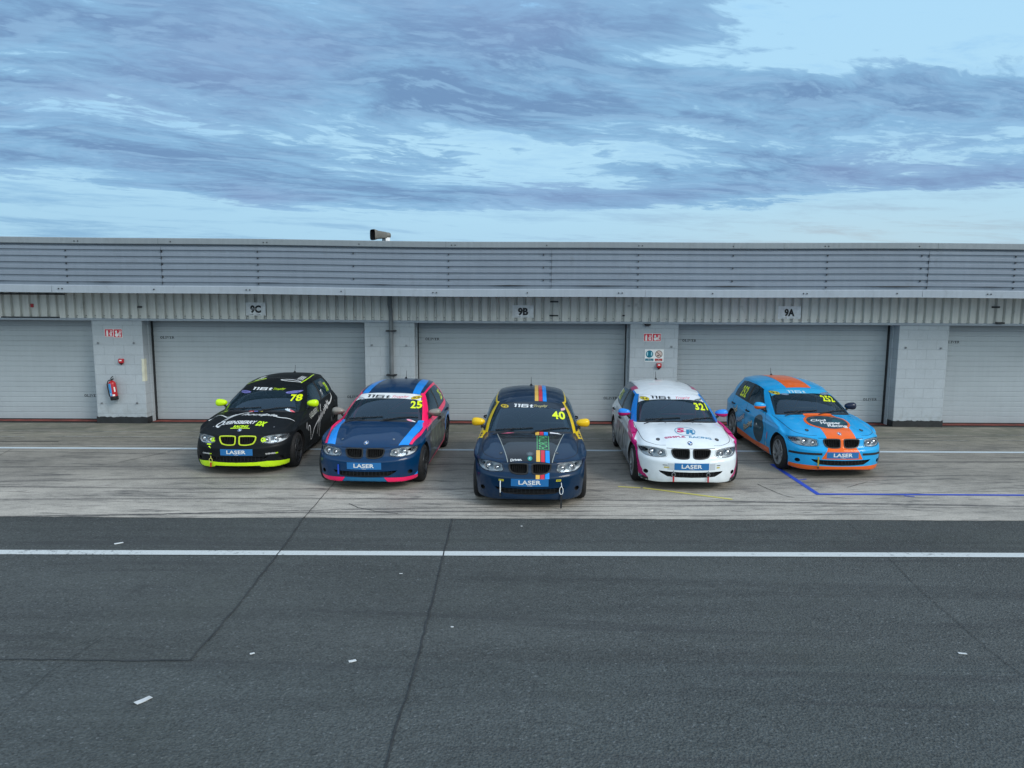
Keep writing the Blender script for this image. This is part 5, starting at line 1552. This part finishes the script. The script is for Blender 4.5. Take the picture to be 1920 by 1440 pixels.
L = [(poly2d([(s_ * .505, 2.52), (s_ * .62, 2.52), (s_ * .62, 2.80), (s_ * .515, 2.80)]), 'T', vinyl((.42, .06, .16)), 2) for s_ in (1, -1)] + [(poly2d([(s_ * .52, 2.80), (s_ * .64, 2.80), (s_ * .64, 3.70), (s_ * .53, 3.70)]), 'T', vinyl((.13, .15, .18)), 2) for s_ in (1, -1)]
decal('roof_edge_patch', L, c)
blue2 = vinyl((.02, .22, .42))
decal('logo', [(ring2d(0, .625, .168, .180, .012, 40), 'T', blue2, 1), (place2d(t_fit('S', .14, .17, bold=.05, shear=.2), -.065, .665), 'T', vinyl((.65, .03, .16)), 1), (place2d(t_fit('R', .15, .17, bold=.05, shear=.2), .075, .60), 'T', blue2, 1), (line2d([(-.14, .60), (.02, .60)], .012), 'T', vinyl((.05, .12, .3)), 1)], c)
decal('lettering', [(place2d(t_fit('SIMPLE', .34, .055, bold=.03, shear=-.15), -.203, .405), 'T', vinyl((.50, .03, .16)), 1), (place2d(t_fit('RACING', .36, .055, bold=.03), .203, .395), 'T', blue2, 1), (place2d(t_fit('www.simpleracing.co.uk', .76, .035, bold=.01), .0, 1.05), 'T', vinyl((.12, .16, .20)), 1)], c, split=True)
pins(c, [(-.477, .412), (.479, .417)], M['ink'], .032, .048); pins(c, [(-.234, 1.125), (.234, 1.125)], M['ink'], .014, .012)
decal('tow_label', [(t, 'F', vinyl((.52, .46, .16)), 2) for t in ([poly2d([(-.43, .375), (-.35, .375), (-.35, .40), (-.43, .40)]), poly2d([(.40, .375), (.45, .375), (.45, .40), (.40, .40)])])] + [(rect2d(-.45, .418, -.38, .428), 'F', INK, 2), (rect2d(.40, .418, .46, .428), 'F', INK, 2)], c)
decal('plate_mount', [(rect2d(-.375, .352, -.285, .455), 'F', vinyl((.50, .55, .60)), 1), (rect2d(.285, .352, .375, .455), 'F', vinyl((.50, .55, .60)), 1)], c)
number(c, '321', 3.30, 1.08, .36, .17, 'L'); number(c, '321', -3.30, 1.08, .36, .17, 'R', True)
strap(c, -.285, .34, .245, M['steel'], M['redgloss'], .085, True, .006); strap(c, .262, .34, .245, M['steel'], M['redgloss'], .085, True, .006)

# ---- car 252: sky blue and orange
B252 = car_paint('sky_blue_paint', (.010, .34, .70), .35, .7)
org = vinyl(ORANGE); TEALD = vinyl((.012, .055, .085)); cream = vinyl((.62, .55, .38))
c = build_car(5.757, 12.455, .004, 'sky blue hatchback race car with orange centre stripe and number 252', B252, mirror=(B252, org), mirror_l=(vinyl((.008, .015, .04)), vinyl((.008, .012, .03))), rim=M['alloy'])
sun_strip(c, vinyl((.03, .36, .66)), vinyl((.45, .65, .75)), None, (-.279, .05), None, [(-.505, 1.200, .075, .024, vinyl((.68, .58, .05)), INK, '94'), (-.36, 1.190, .07, .012, vinyl((.10, .16, .28)), vinyl((.3, .4, .5)), 'GAZ'), (.435, 1.196, .13, .016, vinyl((.06, .12, .24)), vinyl((.3, .4, .5)), 'RAVENOL')])
number(c, '252', .40, 1.128, .25, .076, shear=-.1)
decal('centre_stripe', [(poly2d([(-.24, 2.075), (.245, 2.075), (.245, 3.78), (-.22, 3.78)]), 'T', org, 1), (poly2d([(-.25, .100), (.25, .100), (.26, .45), (.30, .7), (.26, 1.165), (-.255, 1.165), (-.30, .7), (-.25, .45)]), 'T', org, 1), (ell2d(-.012, .70, .385, .385, 44), 'T', org, 2),
                        (rect2d(-.245, .520, .245, .690), 'F', org, 1), (poly2d([(-.245, .522), (.245, .522), (.35, .335), (-.35, .335)]), 'F', org, 2)], c, split=True)
decal('bonnet_logo', [(ell2d(-.012, .69, .345, .335, 44), 'T', TEALD, 3), (poly2d([(.05, .62), (.12, .78), (.30, .64), (.20, .56)]), 'T', vinyl((.02, .10, .13)), 4), (poly2d([(-.10, .90), (.05, .97), (.18, .90), (.02, .88)]), 'T', vinyl((.05, .12, .14)), 4), (ell2d(.16, .90, .035, .02), 'T', vinyl((.45, .30, .22)), 4), (ell2d(-.18, .92, .05, .02), 'T', vinyl((.18, .12, .10)), 4)], c)
decal('lettering', [(place2d(t_fit('Clod', .28, .10, bold=.03, shear=.25), -.15, .725, -.03), 'T', WHITE, 5), (place2d(t_fit('Hopper', .36, .10, bold=.03, shear=.2), .01, .60, -.03), 'T', WHITE, 5), (place2d(t_fit('Racing', .35, .10, bold=.03, shear=.2), .08, .475, -.03), 'T', WHITE, 5)], c, split=True)
roundel(c, 0, .200, .036)
decal('lower_lip', [(rect2d(-.86, .10, .86, .214), 'F', org, 1)], c, 'orange lip under the front bumper', grid=.014)
for t in both(poly2d([(.345, .441), (.345, .403), (.60, .394), (.80, .388), (.84, .392), (.84, .424), (.80, .426), (.60, .432)])): decal('rub_strip', [(t, 'F', M['black'], 3)], c)
for s_, f_, mi_ in ((1, 'L', False), (-1, 'R', True)):
    q = s_
    decal('sill_stripe', [(poly2d([(1.13 * q, .12), (3.05 * q, .12), (3.05 * q, .32), (2.04 * q, .262), (1.13 * q, .292)]), f_, org, 1, mi_)], c)
    decal('side_logo', [(ell2d(1.75 * q, .54, .285, .262, 40), f_, TEALD, 1, mi_), (poly2d([(1.62 * q, .56), (1.56 * q, .68), (1.60 * q, .60), (1.72 * q, .54)]), f_, vinyl((.10, .22, .26)), 2, mi_), (ell2d(1.88 * q, .60, .025, .02), f_, WHITE, 2, mi_)], c)
    for wd_, x, z, L_ in (('Clod', 3.23, .655, .34), ('Hopper', 2.83, .565, .50), ('Racing', 2.37, .500, .52)):
        dk = place2d(t_fit(wd_, L_ * 1.03, .118, bold=.07, shear=.1), x * q - .006, z - .008, -.42 * q * -1 if s_ < 0 else .0)
        lt = place2d(t_fit(wd_, L_, .112, bold=.02, shear=.1), x * q, z, .42 if s_ < 0 else .0)
        if s_ < 0: dk = place2d(t_fit(wd_, L_ * 1.03, .118, bold=.07, shear=.1), x * q - .006, z - .008, .42)
        decal('lettering', [(dk, f_, vinyl((.015, .05, .08)), 1, mi_), (lt, f_, cream if wd_ != 'Hopper' else vinyl((.42, .45, .55)), 2, mi_)], c)
    number(c, '252', 3.04 * q, 1.07, .36, .20, f_, mi_, shear=.1)
    decal('class_sticker', [(ell2d(1.255 * q, .50, .022, .075), f_, vinyl((.45, .15, .22)), 2, mi_), (ell2d(1.30 * q, .33, .03, .045), f_, vinyl((.3, .5, .6)), 2, mi_)], c)
decal('quarter_light_bar', [(poly2d([(y_, .93), (y_ + .028, .93), (y_ + .012, 1.26), (y_ - .016, 1.26)]), f_, M['black'], 1) for y_ in (3.24,) for f_ in ('L', 'R')], c)
pins(c, [(-.477, .412), (.479, .417)], M['ink'], .030, .045)
strap(c, -.405, .375, .20, vinyl((.30, .25, .03)), M['ink'], .03, False)
